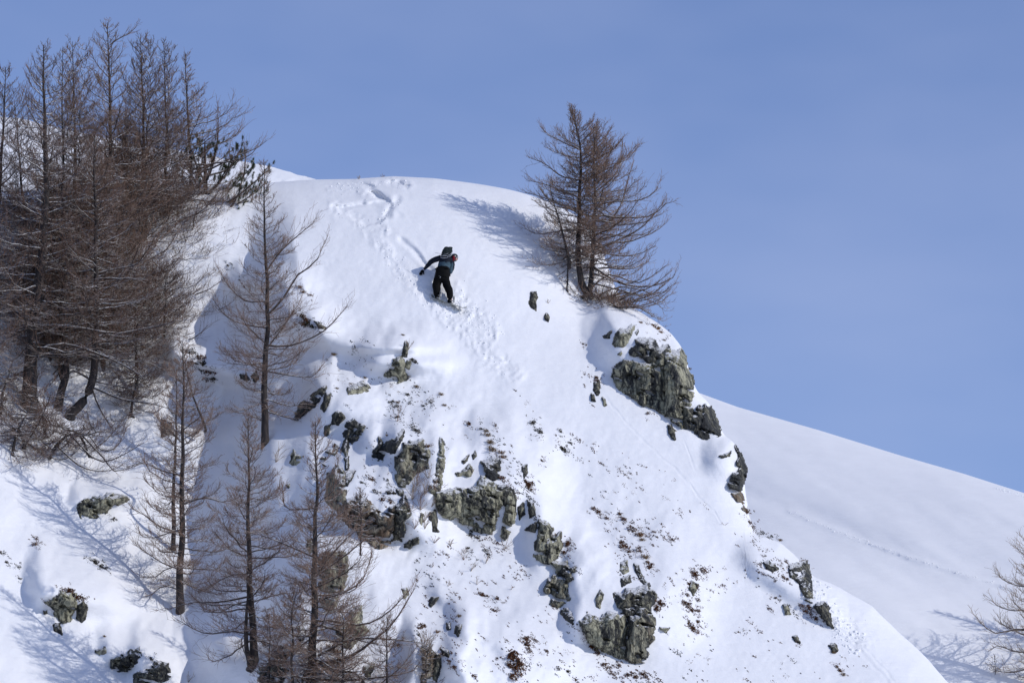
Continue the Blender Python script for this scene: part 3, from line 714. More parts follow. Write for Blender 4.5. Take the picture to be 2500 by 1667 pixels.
 (ZD([(600,860),(650,840),(665,880),(610,920)]), "small stone between lichened rock and large lower crag", 1, {}),
 (ZD([(1075,880),(1115,900),(1110,940),(1085,980),(1060,925)]), "small grey rock under the long rusty heather bank", 0, {}),
 (ZD([(860,1190),(930,1195),(900,1222),(865,1205)]), "low flat stone right of the large lower crag", 0, {}),
 (ZD([(195,1085),(240,1070),(265,1110),(270,1170),(230,1140)]), "small stone left of the large lower crag", 1, {}),
 (ZD([(1560,750),(1600,742),(1640,770),(1660,800),(1620,812),(1580,790)]), "dark stone left of the skyline crag low on the right", 1, {}),
 (ZD([(1735,800),(1745,770),(1800,762),(1840,745),(1860,780),(1880,880),(1882,1020),(1850,1010),(1830,960),(1800,890),(1750,850)]), "skyline crag low on the right with a snow notch", 1, dict(bulge=0.4, rough=0.2, holes=[ZD([(1775,820),(1830,790),(1835,840),(1800,860)])])),
 (ZD([(1900,1050),(1960,1020),(2000,1060),(2000,1120),(2025,1190),(1980,1150),(1940,1110),(1920,1080)]), "snow topped rock lowest on the right skyline", 1, dict(bulge=0.35)),
 (ZD([(1695,1040),(1720,1038),(1740,1100),(1710,1105)]), "oval grey stone on the lower right snow", 0, {}),
 (ZD([(1750,1250),(1780,1240),(1812,1295),(1770,1290)]), "small dark stone on the lower right snow below the oval one", 1, {}),
 (ZD([(2000,1310),(2050,1300),(2062,1345),(2030,1360)]), "dark stone with grass at the bottom right edge of the ridge", 1, {}),
 (ZE([(1385,980),(1420,1020),(1440,1060),(1460,1130),(1450,1210),(1420,1290),(1380,1310),(1340,1240),(1370,1170),(1410,1150),(1425,1110),(1402,1100),(1425,1050)]), "hooked dark rock on the skyline below the ridge cliff", 1, dict(bulge=0.5, rough=0.2, thick=1.2)),
 (ZE([(1370,1300),(1420,1290),(1460,1370),(1472,1430),(1440,1410),(1400,1355)]), "brown grey rock rib below the hooked skyline rock", 2, dict(bulge=0.3)),
 (ZE([(1275,1047),(1320,1035),(1355,1015),(1345,1045),(1300,1057)]), "dark crack of rock in the snow left of the hooked skyline rock", 1, {}),
 # --- lower left
 (ZF([(450,550),(500,520),(580,500),(620,475),(660,490),(730,510),(700,530),(650,555),(600,590),(540,620),(480,610)]), "wide flat grey boulder in the snow below the larch thicket", 0, dict(bulge=0.4, rough=0.16, fol=(.5, 1))),
 (ZF([(260,1100),(340,1080),(350,1050),(440,1060),(440,1120),(430,1150),(410,1170),(400,1210),(350,1220),(320,1170)]), "fluted grey rock with rusty moss on top at lower left", 0, dict(bulge=0.45, rough=0.18)),
 (ZF([(440,1130),(480,1100),(500,1130),(490,1190),(470,1215),(440,1200)]), "small mossy rock at the right of the fluted grey rock", 1, {}),
 (ZF([(305,1230),(345,1225),(355,1290),(310,1265)]), "small stone below the fluted grey rock", 1, {}),
 (ZF([(252,1155),(268,1150),(270,1170),(256,1172)]), "tiny stone left of the fluted grey rock", 1, {}),
 (ZF([(545,1385),(600,1360),(603,1398),(570,1405)]), "small flat stone above left of the two bottom boulders", 0, {}),
 (ZF([(640,1440),(700,1400),(760,1385),(800,1360),(805,1400),(780,1460),(720,1500),(645,1480)]), "left one of the two dark boulders at the bottom left", 1, dict(bulge=0.35)),
 (ZF([(775,1530),(850,1490),(900,1440),(950,1460),(965,1510),(940,1550),(880,1590),(780,1590)]), "right one of the two dark boulders at the bottom left", 1, dict(bulge=0.4)),
 (ZF([(930,50),(980,80),(985,130),(930,155)]), "rock half in shade behind the tall straight larch", 1, {}),
 (ZH([(470,1130),(500,1140),(545,1180),(500,1180)]), "dark rock beside the brown turf bank on the gully rim", 1, {}),
 (ZG([(1640,1160),(1680,1150),(1700,1200),(1650,1190)]), "small dark stone left of the slender larch's trunk", 1, {}),
 (ZG([(1720,1170),(1750,1140),(1770,1190),(1740,1215)]), "dark stone touching the left of the slender larch's trunk", 1, {}),
]
ROCK_OBJS = []
for i, r in enumerate(ROCKS):
    kw = dict(bulge=0.22, rough=0.12); kw.update(r[3])
    ROCK_OBJS.append(make_rock(r[0], r[1], mat=r[2], seed=101 + 17 * i, **kw))
# ------------------------------------------------------------------ trees
TH = "larches of the dense thicket at upper left"
def tubes(pts, rad, S):
    """pts (N,K,3), rad (N,K) -> verts, quads; open tubes"""
    N, K, _ = pts.shape
    T = np.gradient(pts, axis=1); T /= np.linalg.norm(T, axis=2, keepdims=True) + 1e-9
    ref = np.where(np.abs(T[..., 2:3]) > 0.9, np.array([1.0, 0, 0]), np.array([0, 0, 1.0]))
    n1 = np.cross(T, ref); n1 /= np.linalg.norm(n1, axis=2, keepdims=True) + 1e-9
    n2 = np.cross(T, n1)
    an = np.arange(S) * 2 * math.pi / S + math.pi / 2 
    ring = n1[:, :, None, :] * np.cos(an)[None, None, :, None] + n2[:, :, None, :] * -np.sin(an)[None, None, :, None]
    V = pts[:, :, None, :] + ring * rad[:, :, None, None]
    b = (np.arange(N) * K * S)[:, None, None] + (np.arange(K - 1) * S)[None, :, None]
    s = np.arange(S)[None, None, :]; s1 = (s + 1) % S
    F = np.stack([b + s, b + s1, b + S + s1, b + S + s], -1).reshape(-1, 4)
    return V.reshape(-1, 3), F

def interp_poly(B, s):
    """B (N,K,3), s (N,M) in 0..1 -> points (N,M,3), tangents"""
    K = B.shape[1]; x = s * (K - 1); i = np.clip(np.floor(x).astype(int), 0, K - 2); f = (x - i)[..., None]
    n = np.arange(B.shape[0])[:, None]
    p0 = B[n, i]; p1 = B[n, i + 1]
    t = p1 - p0; t = t / (np.linalg.norm(t, axis=2, keepdims=True) + 1e-9)
    return p0 + (p1 - p0) * f, t

def resample(P3, n):
    P3 = np.asarray(P3, float)
    # Catmull-Rom through the points
    Q = np.vstack([2 * P3[0] - P3[1], P3, 2 * P3[-1] - P3[-2]])
    out = []
    for i in range(1, len(Q) - 2):
        for t in np.linspace(0, 1, 12, endpoint=False):
            a, b, c, d = Q[i - 1], Q[i], Q[i + 1], Q[i + 2]
            out.append(0.5 * (2 * b + (c - a) * t + (2 * a - 5 * b + 4 * c - d) * t * t + (3 * b - a - 3 * c + d) * t ** 3))
    out.append(P3[-1]); out = np.array(out)
    L = np.concatenate([[0], np.cumsum(np.linalg.norm(np.diff(out, axis=0), axis=1))]); L /= L[-1]
    return np.stack([np.interp(np.linspace(0, 1, n), L, out[:, k]) for k in range(3)], 1)

def px3(u, v, D): return P(np.array([u]), np.array([v]), np.array([D]))[0]

def larch(label, trunk_px, r0, R, nb, seed, D0=None, t0=0.12, extra=(), elev=(2, 48), group=None, twig_mat=None, tw=1.0, asym=0.0, twlen=0.52,
          trunk_depth=0.0, Dfun=None, name="larch_tree", nbough=10, droop=0.35, stem=True, twigr=0.0038, lean_d=0.0, cones=25, ns_mul=1.0, dups=1):
    """trunk_px: photo points from the foot up; R: list of (height fraction, branch length m)"""
    rng = np.random.RandomState(seed)
    u0, v0 = trunk_px[0]
    Dg = D_at(u0, v0) if D0 is None else D0
    v_top = trunk_px[-1][1]
    sc = FPX / Dg
    def depth(v): return Dg + (v0 - v) / sc * (0.2126 + lean_d)
    base = px3(u0, v0, Dg)
    pts = [px3(u0, v0 + 14, Dg + 0.05)] + [px3(u, v, depth(v)) for u, v in trunk_px]
    T = resample(pts, 34)
    wob = np.stack([fbm(np.arange(34) / 5.0, np.zeros(34), seed, 2), fbm(np.arange(34) / 5.0, np.ones(34) * 7, seed + 5, 2), np.zeros(34)], 1)
    H = np.linalg.norm(T[-1] - T[0])
    T = T + wob * 0.012 * H * np.sin(np.linspace(0, math.pi, 34))[:, None]
    h = np.linspace(0, 1, 34)
    Trad = r0 * ((1 - h) ** 1.0 * 0.95 + 0.02) * (1 + 0.4 * np.exp(-h * 22)) + 0.004
    root = empty(name, base)
    tag(root, label, "tree", group)
    if stem:
        Vt, Ft = tubes(T[None], Trad[None], 10)
        vv = Vt - base
        vv += 0.10 * r0 * np.stack([vnoise(Vt[:, 2] * 6, Vt[:, 0] * 9 + k * 9, seed + k) for k in range(3)], 1)
        part("trunk", mesh_from("trunk", vv, Ft, M_TRUNK), root)
    # ---- branches
    K = 9
    tt = t0 + (1 - t0) * (np.arange(nb) + rng.uniform(0, 1, nb)) / nb
    tt = np.clip(tt ** 0.92, t0 * 0.9, 0.985)
    az = np.arange(nb) * 2.399 + rng.uniform(-0.5, 0.5, nb)
    Rl = np.interp(tt, [r[0] for r in R], [r[1] for r in R]) * rng.uniform(0.42, 1.2, nb)
    Rl *= 1 + asym * np.cos(az)
    e0 = np.radians(np.interp(tt, [t0, 0.75, 1], [elev[0], elev[0] * 0.4 + elev[1] * 0.45, elev[1]])) + rng.uniform(-0.32, 0.32, nb)
    p0, _ = interp_poly(T[None], tt[None]); p0 = p0[0]
    hd = np.stack([np.cos(az), np.sin(az), 0 * az], 1)
    B = np.zeros((nb, K, 3)); B[:, 0] = p0
    sagk = droop * (1 - tt) + 0.05
    az_j = rng.uniform(-0.35, 0.35, nb)
    for k in range(1, K):
        s = k / (K - 1)
        el = e0 - sagk * 1.0 * math.sin(s * math.pi) + (0.55 + 0.35 * rng.uniform(-1, 1, nb)) * s ** 2 + rng.uniform(-0.16, 0.16, nb)
        aa = az + az_j * s + rng.uniform(-0.26, 0.26, nb)
        d = np.stack([np.cos(aa) * np.cos(el), np.sin(aa) * np.cos(el), np.sin(el)], 1)
        B[:, k] = B[:, k - 1] + d * (Rl / (K - 1))[:, None]
    L = Rl
    if len(extra):
        ex = []
        for e in extra:
            pl = [px3(q[0], q[1], depth(v0) + (v0 - q[1]) / sc * 0.2126 + (q[2] if len(q) > 2 else 0)) for q in e]
            r = resample(pl, K); ex.append(r)
        ex = np.array(ex)
        B = np.concatenate([ex, B]); L = np.concatenate([np.linalg.norm(np.diff(ex, axis=1), axis=2).sum(1), L])
    s = np.linspace(0, 1, K)
    Brad = (0.003 + 0.0105 * L ** 1.1)[:, None] * (1 - s[None]) ** 0.7 * (r0 / 0.16) ** 0.35 + 0.0042
    order = np.argsort(-L); nbg = min(nbough, len(L)) + len(extra)
    first = list(range(len(extra))); rest = [i for i in order if i >= len(extra)][:nbough]
    for i in first + rest:
        V1, F1 = tubes(B[i:i + 1], Brad[i:i + 1] * 1.05, 6)
        part("bough", mesh_from("bough", V1 - base, F1, M_BOUGH), root)
    others = np.array([i for i in range(len(L)) if i not in set(first + rest)], int)
    bulk = []
    if len(others):
        V1, F1 = tubes(B[others], Brad[others], 3)
        bulk = [part("branches", mesh_from("branches", V1 - base, F1, M_BOUGH), root, kind="stuff")]
    # ---- twigs, in long rows along each branch
    ns = int((19 if group == TH else 17) * tw * ns_mul)
    NB = len(L)
    sg = (np.arange(ns)[None] + rng.uniform(0, 1, (NB, ns))) / ns
    sg = 0.10 + 0.90 * sg ** 0.9
    q, tg = interp_poly(B, sg)
    up = np.array([0, 0, 1.0])
    side = np.cross(tg, up); side /= np.linalg.norm(side, axis=2, keepdims=True) + 1e-9
    sgn = np.where((np.arange(ns)[None] + rng.randint(0, 2, (NB, 1))) % 2 == 0, 1, -1)[..., None]
    tilt = rng.uniform(-0.55, 0.75, (NB, ns, 1))
    fw = rng.uniform(0.45, 1.1, (NB, ns, 1))
    d = tg * fw + side * sgn * rng.uniform(0.45, 1.0, (NB, ns, 1)) + up * tilt * 0.7
    d /= np.linalg.norm(d, axis=2, keepdims=True)
    Ltw = twlen * np.clip(L / 1.3, 0.30, 1.15)[:, None] * (1.05 - 0.55 * np.abs(sg - 0.45)) * rng.uniform(0.5, 1.25, (NB, ns))
    Kt = 4
    TW = np.zeros((NB, ns, Kt, 3)); TW[:, :, 0] = q
    cur = rng.uniform(0.05, 0.55, (NB, ns, 1)); wig = rng.normal(0, 0.15, (NB, ns, Kt, 3))
    for k in range(1, Kt):
        dd = d + up * cur * (k / Kt) * 1.3 + wig[:, :, k]
        dd /= np.linalg.norm(dd, axis=2, keepdims=True)
        TW[:, :, k] = TW[:, :, k - 1] + dd * (Ltw / (Kt - 1))[..., None]
    kp = rng.uniform(0, 1, (NB, ns)) < np.clip(L / 1.15, 0.10, 1.0)[:, None]
    TW = TW[kp]; Lf = Ltw[kp]
    isb = np.zeros(NB, bool); isb[others] = True
    tb = np.broadcast_to(isb[:, None], (NB, ns))[kp]
    tr = (twigr * 1.35 * np.linspace(1, 0.55, Kt))[None] * np.ones((len(TW), 1))
    # spurs
    nsp = 3
    s3 = (np.arange(nsp)[None] + rng.uniform(0, 1, (len(TW), nsp))) / nsp * 0.9 + 0.08
    q3, t3 = interp_poly(TW, s3)
    rv = rng.normal(0, 1, q3.shape); side3 = np.cross(t3, rv); side3 /= np.linalg.norm(side3, axis=2, keepdims=True) + 1e-9
    d3 = t3 * 0.8 + side3 * rng.uniform(0.5, 1.0, (len(TW), nsp, 1)) + up * 0.18
    d3 /= np.linalg.norm(d3, axis=2, keepdims=True)
    L3 = (Lf[:, None] * rng.uniform(0.22, 0.55, (len(TW), nsp)))[..., None]
    m3 = q3 + d3 * L3 * 0.5
    d4 = d3 + up * 0.35 + rng.normal(0, .15, d3.shape); d4 /= np.linalg.norm(d4, axis=2, keepdims=True)
    S3 = np.stack([q3, m3 + d4 * L3 * 0.5], 2).reshape(-1, 2, 3)
    sb3 = np.repeat(tb, nsp)
    r3 = np.array([twigr * 0.95, twigr * 0.6])[None] * np.ones((len(S3), 1))
    for flag, nm in ((True, "twigs"), (False, "bough_twigs")):
        m1 = tb == flag; m2 = sb3 == flag
        if not m1.any(): continue
        V1, F1 = tubes(TW[m1], tr[m1], 3); V2, F2 = tubes(S3[m2], r3[m2], 3)
        V = np.concatenate([V1, V2]) - base; F = np.concatenate([F1, F2 + len(V1)])
        q_ = part(nm, mesh_from(nm, V, F, twig_mat or M_TWIG), root, kind="stuff")
        if flag: bulk.append(q_)
    off_ = np.linalg.norm((T[-1] - T[1])[:2])
    if off_ < 0.45 and dups and stem:        # a second and third set of branches round the same stem
        for k_, an_ in enumerate((2.1, 4.1)[:dups]):
            for q_ in bulk:
                c_ = q_.copy(); COL.objects.link(c_); c_.parent = root; c_.rotation_euler = (0, 0, an_); c_.scale = (1, 1, 0.985 - .02 * k_)
    # cones sitting on the twigs
    if cones:
        ids = rng.choice(len(TW), min(cones, len(TW)), replace=False)
        pc = TW[ids, rng.randint(1, Kt - 1, len(ids))]
        ov = np.array([[1, 0, 0], [-.5, .87, 0], [-.5, -.87, 0], [0, 0, 1.5], [0, 0, -0.9]]) * 0.020
        fc = np.array([[0, 1, 3], [1, 2, 3], [2, 0, 3], [1, 0, 4], [2, 1, 4], [0, 2, 4]])
        Vc = (pc[:, None] + ov[None]).reshape(-1, 3) - base
        Fc = (fc[None] + (np.arange(len(ids)) * 5)[:, None, None]).reshape(-1, 3)
        part("cones", mesh_from("cones", Vc, Fc, M_TRUNK), root, kind="stuff")
    return root

TH = "larches of the dense thicket at upper left"
R_big = [(0, 1.8), (0.25, 2.1), (0.5, 1.9), (0.75, 1.2), (0.9, 0.65), (0.97, 0.36), (1, 0.25)]
R_mid = [(0, 1.5), (0.25, 1.7), (0.5, 1.55), (0.75, 0.98), (0.9, 0.55), (0.97, 0.32), (1, 0.22)]
MT, MD = M_TWIG, M_TWIG_DARK
# thicket, back to front
larch("larch at the thicket's right end whose crown arches out to the right", [(452, 840), (458, 640), (462, 480), (462, 330), (455, 210), (452, 130)], 0.10,
      [(0, 1.1), (0.2, 1.5), (0.45, 1.6), (0.62, 1.45), (0.8, .7), (.92, .35), (1, .1)], 135, 1, dups=0, asym=0.45, group=TH, twig_mat=MT, D0=D_at(455, 700) + 1.0,
      extra=[[(462, 590), (520, 560), (580, 480), (598, 410), (597, 350)], [(462, 470), (500, 440), (530, 350), (532, 260)], [(458, 680), (530, 640), (600, 600), (640, 560)]])
larch("slim larch second from the right in the thicket", [(398, 900), (404, 650), (405, 450), (402, 280), (400, 110)], 0.095, R_mid, 119, 2, dups=1, group=TH, twig_mat=MD, D0=D_at(400, 760) + .6)
larch("larch third from the right in the thicket with a straight dark stem", [(345, 930), (347, 700), (350, 450), (347, 260), (343, 92)], 0.11, R_big, 131, 3, dups=1, group=TH, twig_mat=MD, D0=D_at(345, 800) + .3)
larch("tallest larch of the thicket reaching highest into the sky", [(262, 960), (268, 760), (262, 520), (268, 300), (266, 150), (262, 55)], 0.13, R_big, 150, 4, dups=0, group=TH, twig_mat=MT, D0=D_at(262, 860), extra=[[(268, 110), (290, 95), (315, 82), (333, 66)]])
larch("thin larch just right of the leftmost tall one in the thicket", [(182, 940), (182, 700), (180, 450), (180, 250), (177, 102)], 0.09, R_mid, 111, 5, dups=1, group=TH, twig_mat=MT, D0=D_at(180, 820))
larch("short topped larch between two taller ones left in the thicket", [(150, 950), (152, 650), (154, 400), (152, 240), (153, 118)], 0.085, R_mid, 102, 6, dups=1, group=TH, twig_mat=MD, D0=D_at(160, 880) - .4)
larch("leftmost tall larch of the thicket with the thickest trunk", [(72, 1000), (78, 880), (95, 720), (105, 560), (110, 380), (107, 230), (106, 112)], 0.20,
      [(0, 1.3), (0.25, 1.9), (0.5, 1.5), (0.75, 1.1), (0.9, 0.6), (1, 0.2)], 150, 7, dups=0, group=TH, twig_mat=MD, t0=0.16, extra=[
          [(90, 800), (140, 795), (220, 805), (280, 815), (340, 805), (410, 790)], [(85, 860), (140, 840), (200, 850), (300, 890), (360, 930)], [(75, 900), (40, 915), (-10, 950)], [(85, 780), (40, 760), (-20, 765)]])
larch("larch cut off by the photo's left edge behind the thicket", [(-8, 960), (-5, 700), (2, 450), (10, 290), (14, 165)], 0.13, R_big, 119, 8, dups=0, group=TH, twig_mat=MD, D0=D_at(0, 820), cones=45)
larch("larch outside left whose boughs reach into the photo", [(-95, 1000), (-90, 700), (-80, 430), (-75, 330)], 0.16, [(0, 1.7), (.4, 1.8), (.8, .9), (1, .1)], 66, 9, group=TH, twig_mat=MD, nbough=6)
larch("bent larch with a curved foot right of the thickest trunk", [(168, 1014), (186, 998), (202, 980), (215, 958), (224, 930), (230, 890), (234, 840), (235, 740), (232, 560), (230, 420), (231, 330)], 0.12, R_mid, 114, 10, dups=0, group=TH, twig_mat=MD,
      t0=.2, D0=D_at(175, 1000) - .45, extra=[[(222, 940), (240, 990), (270, 1040), (300, 1065)], [(225, 945), (300, 975), (370, 985), (420, 1000)], [(225, 930), (200, 915), (165, 925)]])
larch("forked larch with a short leaning stem between the bent one and the thickest trunk", [(140, 1005), (148, 960), (160, 915), (158, 860), (150, 760), (165, 600), (185, 470)], 0.11, R_mid, 94, 11, dups=0, group=TH, twig_mat=MD,
      t0=.2, D0=D_at(145, 1000), extra=[[(160, 915), (185, 905), (215, 925), (250, 935), (330, 950)], [(158, 890), (130, 930), (105, 960)]])
# low boughs that hang down under the thicket
larch("low sprawling larch whose snowy boughs hang below the thicket", [(120, 1120), (140, 1085), (170, 1062), (215, 1060), (250, 1050)], 0.055, [(0, 1.0), (.5, 1.25), (1, .8)], 26, 12, group=TH, twig_mat=MD, t0=0.05, elev=(-8, 15), stem=True,
      extra=[[(215, 1060), (250, 1100), (285, 1090), (305, 1055)], [(110, 1130), (60, 1160), (20, 1150)], [(140, 1090), (200, 1140), (260, 1150), (300, 1135)], [(170, 1060), (240, 1125), (300, 1110), (350, 1080)],
             [(120, 1120), (80, 1090), (30, 1050), (-10, 1000)], [(120, 1125), (62, 1168), (55, 1150)], [(200, 1062), (255, 1120), (280, 1150), (350, 1130)]], droop=.6, cones=0)
larch("low bushy larch spreading at the thicket's foot on the left", [(30, 1110), (40, 1060), (60, 1020), (70, 1000)], 0.05, [(0, 1.2), (1, 1.0)], 24, 13, group=TH, twig_mat=MD, t0=0.05, elev=(-10, 20), droop=.5, cones=0)
larch("bushy larch filling the thicket's lower right side", [(330, 1000), (335, 900), (330, 800), (335, 700)], 0.06, [(0, 1.2), (.5, 1.4), (1, .6)], 60, 14, group=TH, twig_mat=MD, t0=0.1, elev=(-12, 30), droop=.5, D0=D_at(330, 1000) + .3)
larch("larch hidden in the thicket's middle with a reddish crown", [(300, 900), (302, 700), (300, 520), (305, 380), (308, 300)], 0.08, R_mid, 99, 15, dups=1, group=TH, twig_mat=MT, D0=D_at(300, 840) + .8)
larch("low larch hidden in the thicket's left half with a reddish crown", [(60, 930), (62, 700), (55, 500), (45, 350), (35, 250)], 0.09, R_mid, 99, 16, dups=0, group=TH, twig_mat=MT, D0=D_at(60, 850) + 1.0)

# copies standing deeper in the thicket
def copy_tree(root, label, loc, rz, sc, group):
    c = root.copy(); COL.objects.link(c); c.location = loc; c.rotation_euler = (0, 0, rz); c.scale = (sc, sc, sc)
    c["label"] = label
    if group: c["group"] = group
    elif "group" in c: del c["group"]
    for ch in root.children:
        d = ch.copy(); COL.objects.link(d); d.parent = c
    return c
_src = {o["label"]: o for o in COL.objects if o.name.startswith("larch_tree")}
def src(k): return [o for l, o in _src.items() if l.startswith(k)][0]
for k, (s_, u, v, dz, rz, sc, lab) in enumerate([
    ("thin larch just", 215, 900, 1.6, 2.1, .72, "smaller larch deep in the thicket left of the tallest one"),
    ("slim larch second", 300, 870, 1.8, 1.0, .80, "smaller larch deep in the thicket between the tallest one and the straight dark stem"),
    ("short topped", 375, 850, 1.7, 3.9, .66, "low larch deep in the thicket behind the slim right one"),
    ("thin larch just", 120, 900, 1.9, 4.4, .62, "low larch deep in the thicket right of the thickest trunk"),
    ("slim larch second", 25, 900, 2.2, 2.6, .62, "low larch deep in the thicket near the photo's left edge"),
    ("short topped", 430, 820, 1.5, 5.2, .52, "low larch in the thicket in front of the green pine"),
    ("larch hidden in the thicket's middle", 250, 930, 0.2, 1.9, .85, "bushy larch in the thicket's centre beneath the tallest one"),
    ("larch hidden in the thicket's middle", 120, 950, 0.4, 4.0, .8, "bushy larch in the thicket just right of the thickest trunk"),
    ("bushy larch filling", 400, 930, 0.4, 2.2, .9, "bushy larch at the thicket's lower right edge above the shaded gully"),
    ("bushy larch filling", 230, 950, 0.9, 4.2, 1.0, "bushy larch low in the thicket behind the bent one"),
    ("low sprawling", 60, 1090, -0.1, 2.2, .9, "low snowy boughs spreading at the far left below the thicket"),
    ("low sprawling", 215, 1110, 0.0, 4.0, .85, "low snowy boughs right of the sprawling larch below the thicket"),
    ("low bushy larch", 110, 1060, -0.1, 2.5, 1.0, "low tangle of twigs in front of the thickest trunk"),
    ("low bushy larch", 0, 1010, 0.0, 1.0, 1.1, "low tangle of twigs at the photo's left edge beside the thickest trunk"),
    ("low bushy larch", 320, 1010, -0.1, 5.4, .9, "low tangle of twigs at the thicket's right foot above the wide boulder"),
    ]):
    copy_tree(src(s_), lab, px3(u, v, D_at(u, v) + dz), rz, sc, TH)

# free standing larches lower left
larch("slender larch with long upswept boughs between thicket and buttress", [(648, 1085), (647, 950), (652, 800), (650, 650), (645, 520), (645, 395)], 0.095,
      [(0, .9), (0.15, 1.15), (0.4, 1.05), (0.7, .72), (0.88, .38), (1, 0.15)], 115, 21, ns_mul=1.5, dups=0, twlen=.6, twig_mat=MT, t0=.12, nbough=14, tw=.9, extra=[
          [(651, 770), (690, 730), (728, 670), (770, 640), (800, 575)], [(650, 842), (700, 845), (760, 825), (800, 800), (850, 745)], [(652, 660), (680, 620), (710, 590), (770, 540)],
          [(650, 735), (600, 735), (560, 700), (540, 670)], [(650, 800), (590, 790), (550, 770), (520, 730)], [(650, 905), (700, 915), (760, 920), (785, 895)], [(648, 960), (610, 950), (580, 930)],
          [(648, 1030), (600, 1010), (560, 1005)], [(652, 850), (690, 800), (730, 740)]])
larch("tall straight larch standing alone in the lower left gully", [(440, 1495), (440, 1400), (447, 1200), (445, 1050), (447, 940), (445, 832)], 0.10,
      [(0, 1.0), (0.15, 1.15), (0.4, 1.2), (0.7, .95), (0.88, .5), (1, 0.15)], 120, 22, ns_mul=1.5, dups=0, twig_mat=MT, t0=.1, nbough=16, extra=[
          [(446, 1230), (500, 1215), (550, 1225), (600, 1205)], [(447, 1160), (400, 1150), (350, 1130), (310, 1140)], [(440, 1390), (400, 1375), (360, 1350), (330, 1330)], [(445, 1300), (390, 1285), (350, 1255), (320, 1240)],
          [(440, 1440), (400, 1430), (370, 1450), (345, 1460)], [(447, 1420), (490, 1440), (530, 1450)]])
larch("thin dead stem close behind the tall straight larch", [(423, 1342), (426, 1200), (430, 1050), (431, 900)], 0.06, [(0, .35), (.5, .6), (1, .1)], 34, 23, twig_mat=MD, t0=.25, nbough=6, tw=.7, D0=D_at(423, 1342), cones=0)
larch("forked larch in front of the shaded gully beside the tall straight one", [(622, 1625), (618, 1560), (612, 1450), (606, 1300), (608, 1150), (605, 1020)], 0.10,
      [(0, 1.2), (0.15, 1.45), (0.4, 1.25), (0.7, .8), (0.88, .45), (1, 0.15)], 135, 24, ns_mul=1.45, dups=0, twig_mat=MT, t0=.1, nbough=16, extra=[
          [(610, 1455), (560, 1465), (520, 1470), (470, 1470), (400, 1490)], [(616, 1550), (570, 1540), (500, 1545), (430, 1510)], [(618, 1530), (590, 1560), (600, 1600), (612, 1620)], [(612, 1400), (560, 1405), (500, 1440)], [(614, 1470), (680, 1450), (740, 1445)]])
larch("second stem of the forked larch, thin and close to its left", [(610, 1620), (600, 1570), (603, 1480), (605, 1400)], 0.07, [(0, .4), (1, .2)], 8, 25, twig_mat=MT, t0=.2, nbough=3, tw=.6, D0=D_at(622, 1625) - .15, cones=0)
larch("broad larch with long boughs sweeping right at the bottom centre", [(758, 1680), (764, 1600), (768, 1450), (770, 1330), (772, 1200), (770, 1030)], 0.115,
      [(0, 1.3), (0.2, 1.5), (0.4, 1.2), (0.6, .95), (0.85, .45), (1, 0.15)], 130, 26, ns_mul=1.5, dups=0, twig_mat=MT, t0=.08, asym=.25, nbough=16, extra=[
          [(770, 1410), (800, 1365), (850, 1310), (880, 1290)], [(770, 1453), (830, 1448), (880, 1420), (900, 1380), (910, 1340)], [(775, 1515), (820, 1515), (880, 1525), (940, 1500), (1000, 1440)],
          [(765, 1620), (850, 1605), (900, 1570), (960, 1520), (1015, 1430)], [(760, 1655), (830, 1660), (900, 1655), (1000, 1640), (1030, 1610)], [(768, 1360), (700, 1330), (650, 1310), (610, 1300)],
          [(769, 1430), (720, 1415), (690, 1400)], [(768, 1500), (730, 1480), (690, 1450)], [(775, 1525), (830, 1540), (870, 1560), (960, 1580)], [(780, 1400), (850, 1350), (900, 1310), (930, 1330)],
          [(770, 1240), (700, 1240), (690, 1190)], [(776, 1600), (860, 1560), (960, 1560), (1040, 1570)]])
larch("small ragged larch between forked and broad larch at the bottom", [(716, 1690), (712, 1620), (715, 1560), (712, 1500), (725, 1440)], 0.04, [(0, .7), (.5, .7), (1, .2)], 40, 27, twig_mat=MT, t0=.1, nbough=6, D0=D_at(716, 1690) - .4)
larch("small reddish larch sapling in front of the brown stained outcrop", [(880, 1340), (882, 1280), (880, 1230), (878, 1190)], 0.02, [(0, .45), (.5, .45), (1, .1)], 36, 28, twig_mat=M_TWIG, t0=.1, nbough=3, tw=.8, twlen=.3, D0=D_at(880, 1340) - 1.0, cones=0)
larch("bushy larch sapling rising behind the forked larch's tip", [(500, 1040), (470, 960), (455, 900), (447, 850)], 0.03, [(0, .8), (.5, .6), (1, .15)], 44, 29, twig_mat=M_TWIG, t0=.1, nbough=4, D0=D_at(480, 1000) - 1.2, cones=0)
larch("dry bushy larch at the bottom edge right of the broad larch", [(1040, 1700), (1040, 1620), (1050, 1570)], 0.03, [(0, .6), (1, .3)], 30, 30, twig_mat=M_TWIG_TAN, t0=.1, nbough=3, tw=.8, twlen=.3, cones=0)

_src = {o["label"]: o for o in COL.objects if o.name.startswith("larch_tree")}
for s_, u, v, dz, rz, sc, lab in (
    ("small ragged larch", 835, 1700, -.2, 2.0, .9, "ragged small larch at the bottom edge right of the broad larch's foot"),
    ("small ragged larch", 655, 1700, -.3, 4.0, .8, "ragged small larch at the bottom edge right of the forked larch's foot"),
    ("small ragged larch", 945, 1705, -.1, 1.2, .8, "ragged small larch at the bottom edge under the broad larch's longest boughs"),
    ("low sprawling", 735, 1672, -.4, 1.0, .8, "low tangle of boughs at the broad larch's foot"),
    ("low sprawling", 900, 1690, -.3, 3.0, .8, "low tangle of boughs at the bottom edge under the broad larch's right side")):
    copy_tree(src(s_), lab, px3(u, v, D_at(u, v) + dz), rz, sc, None)

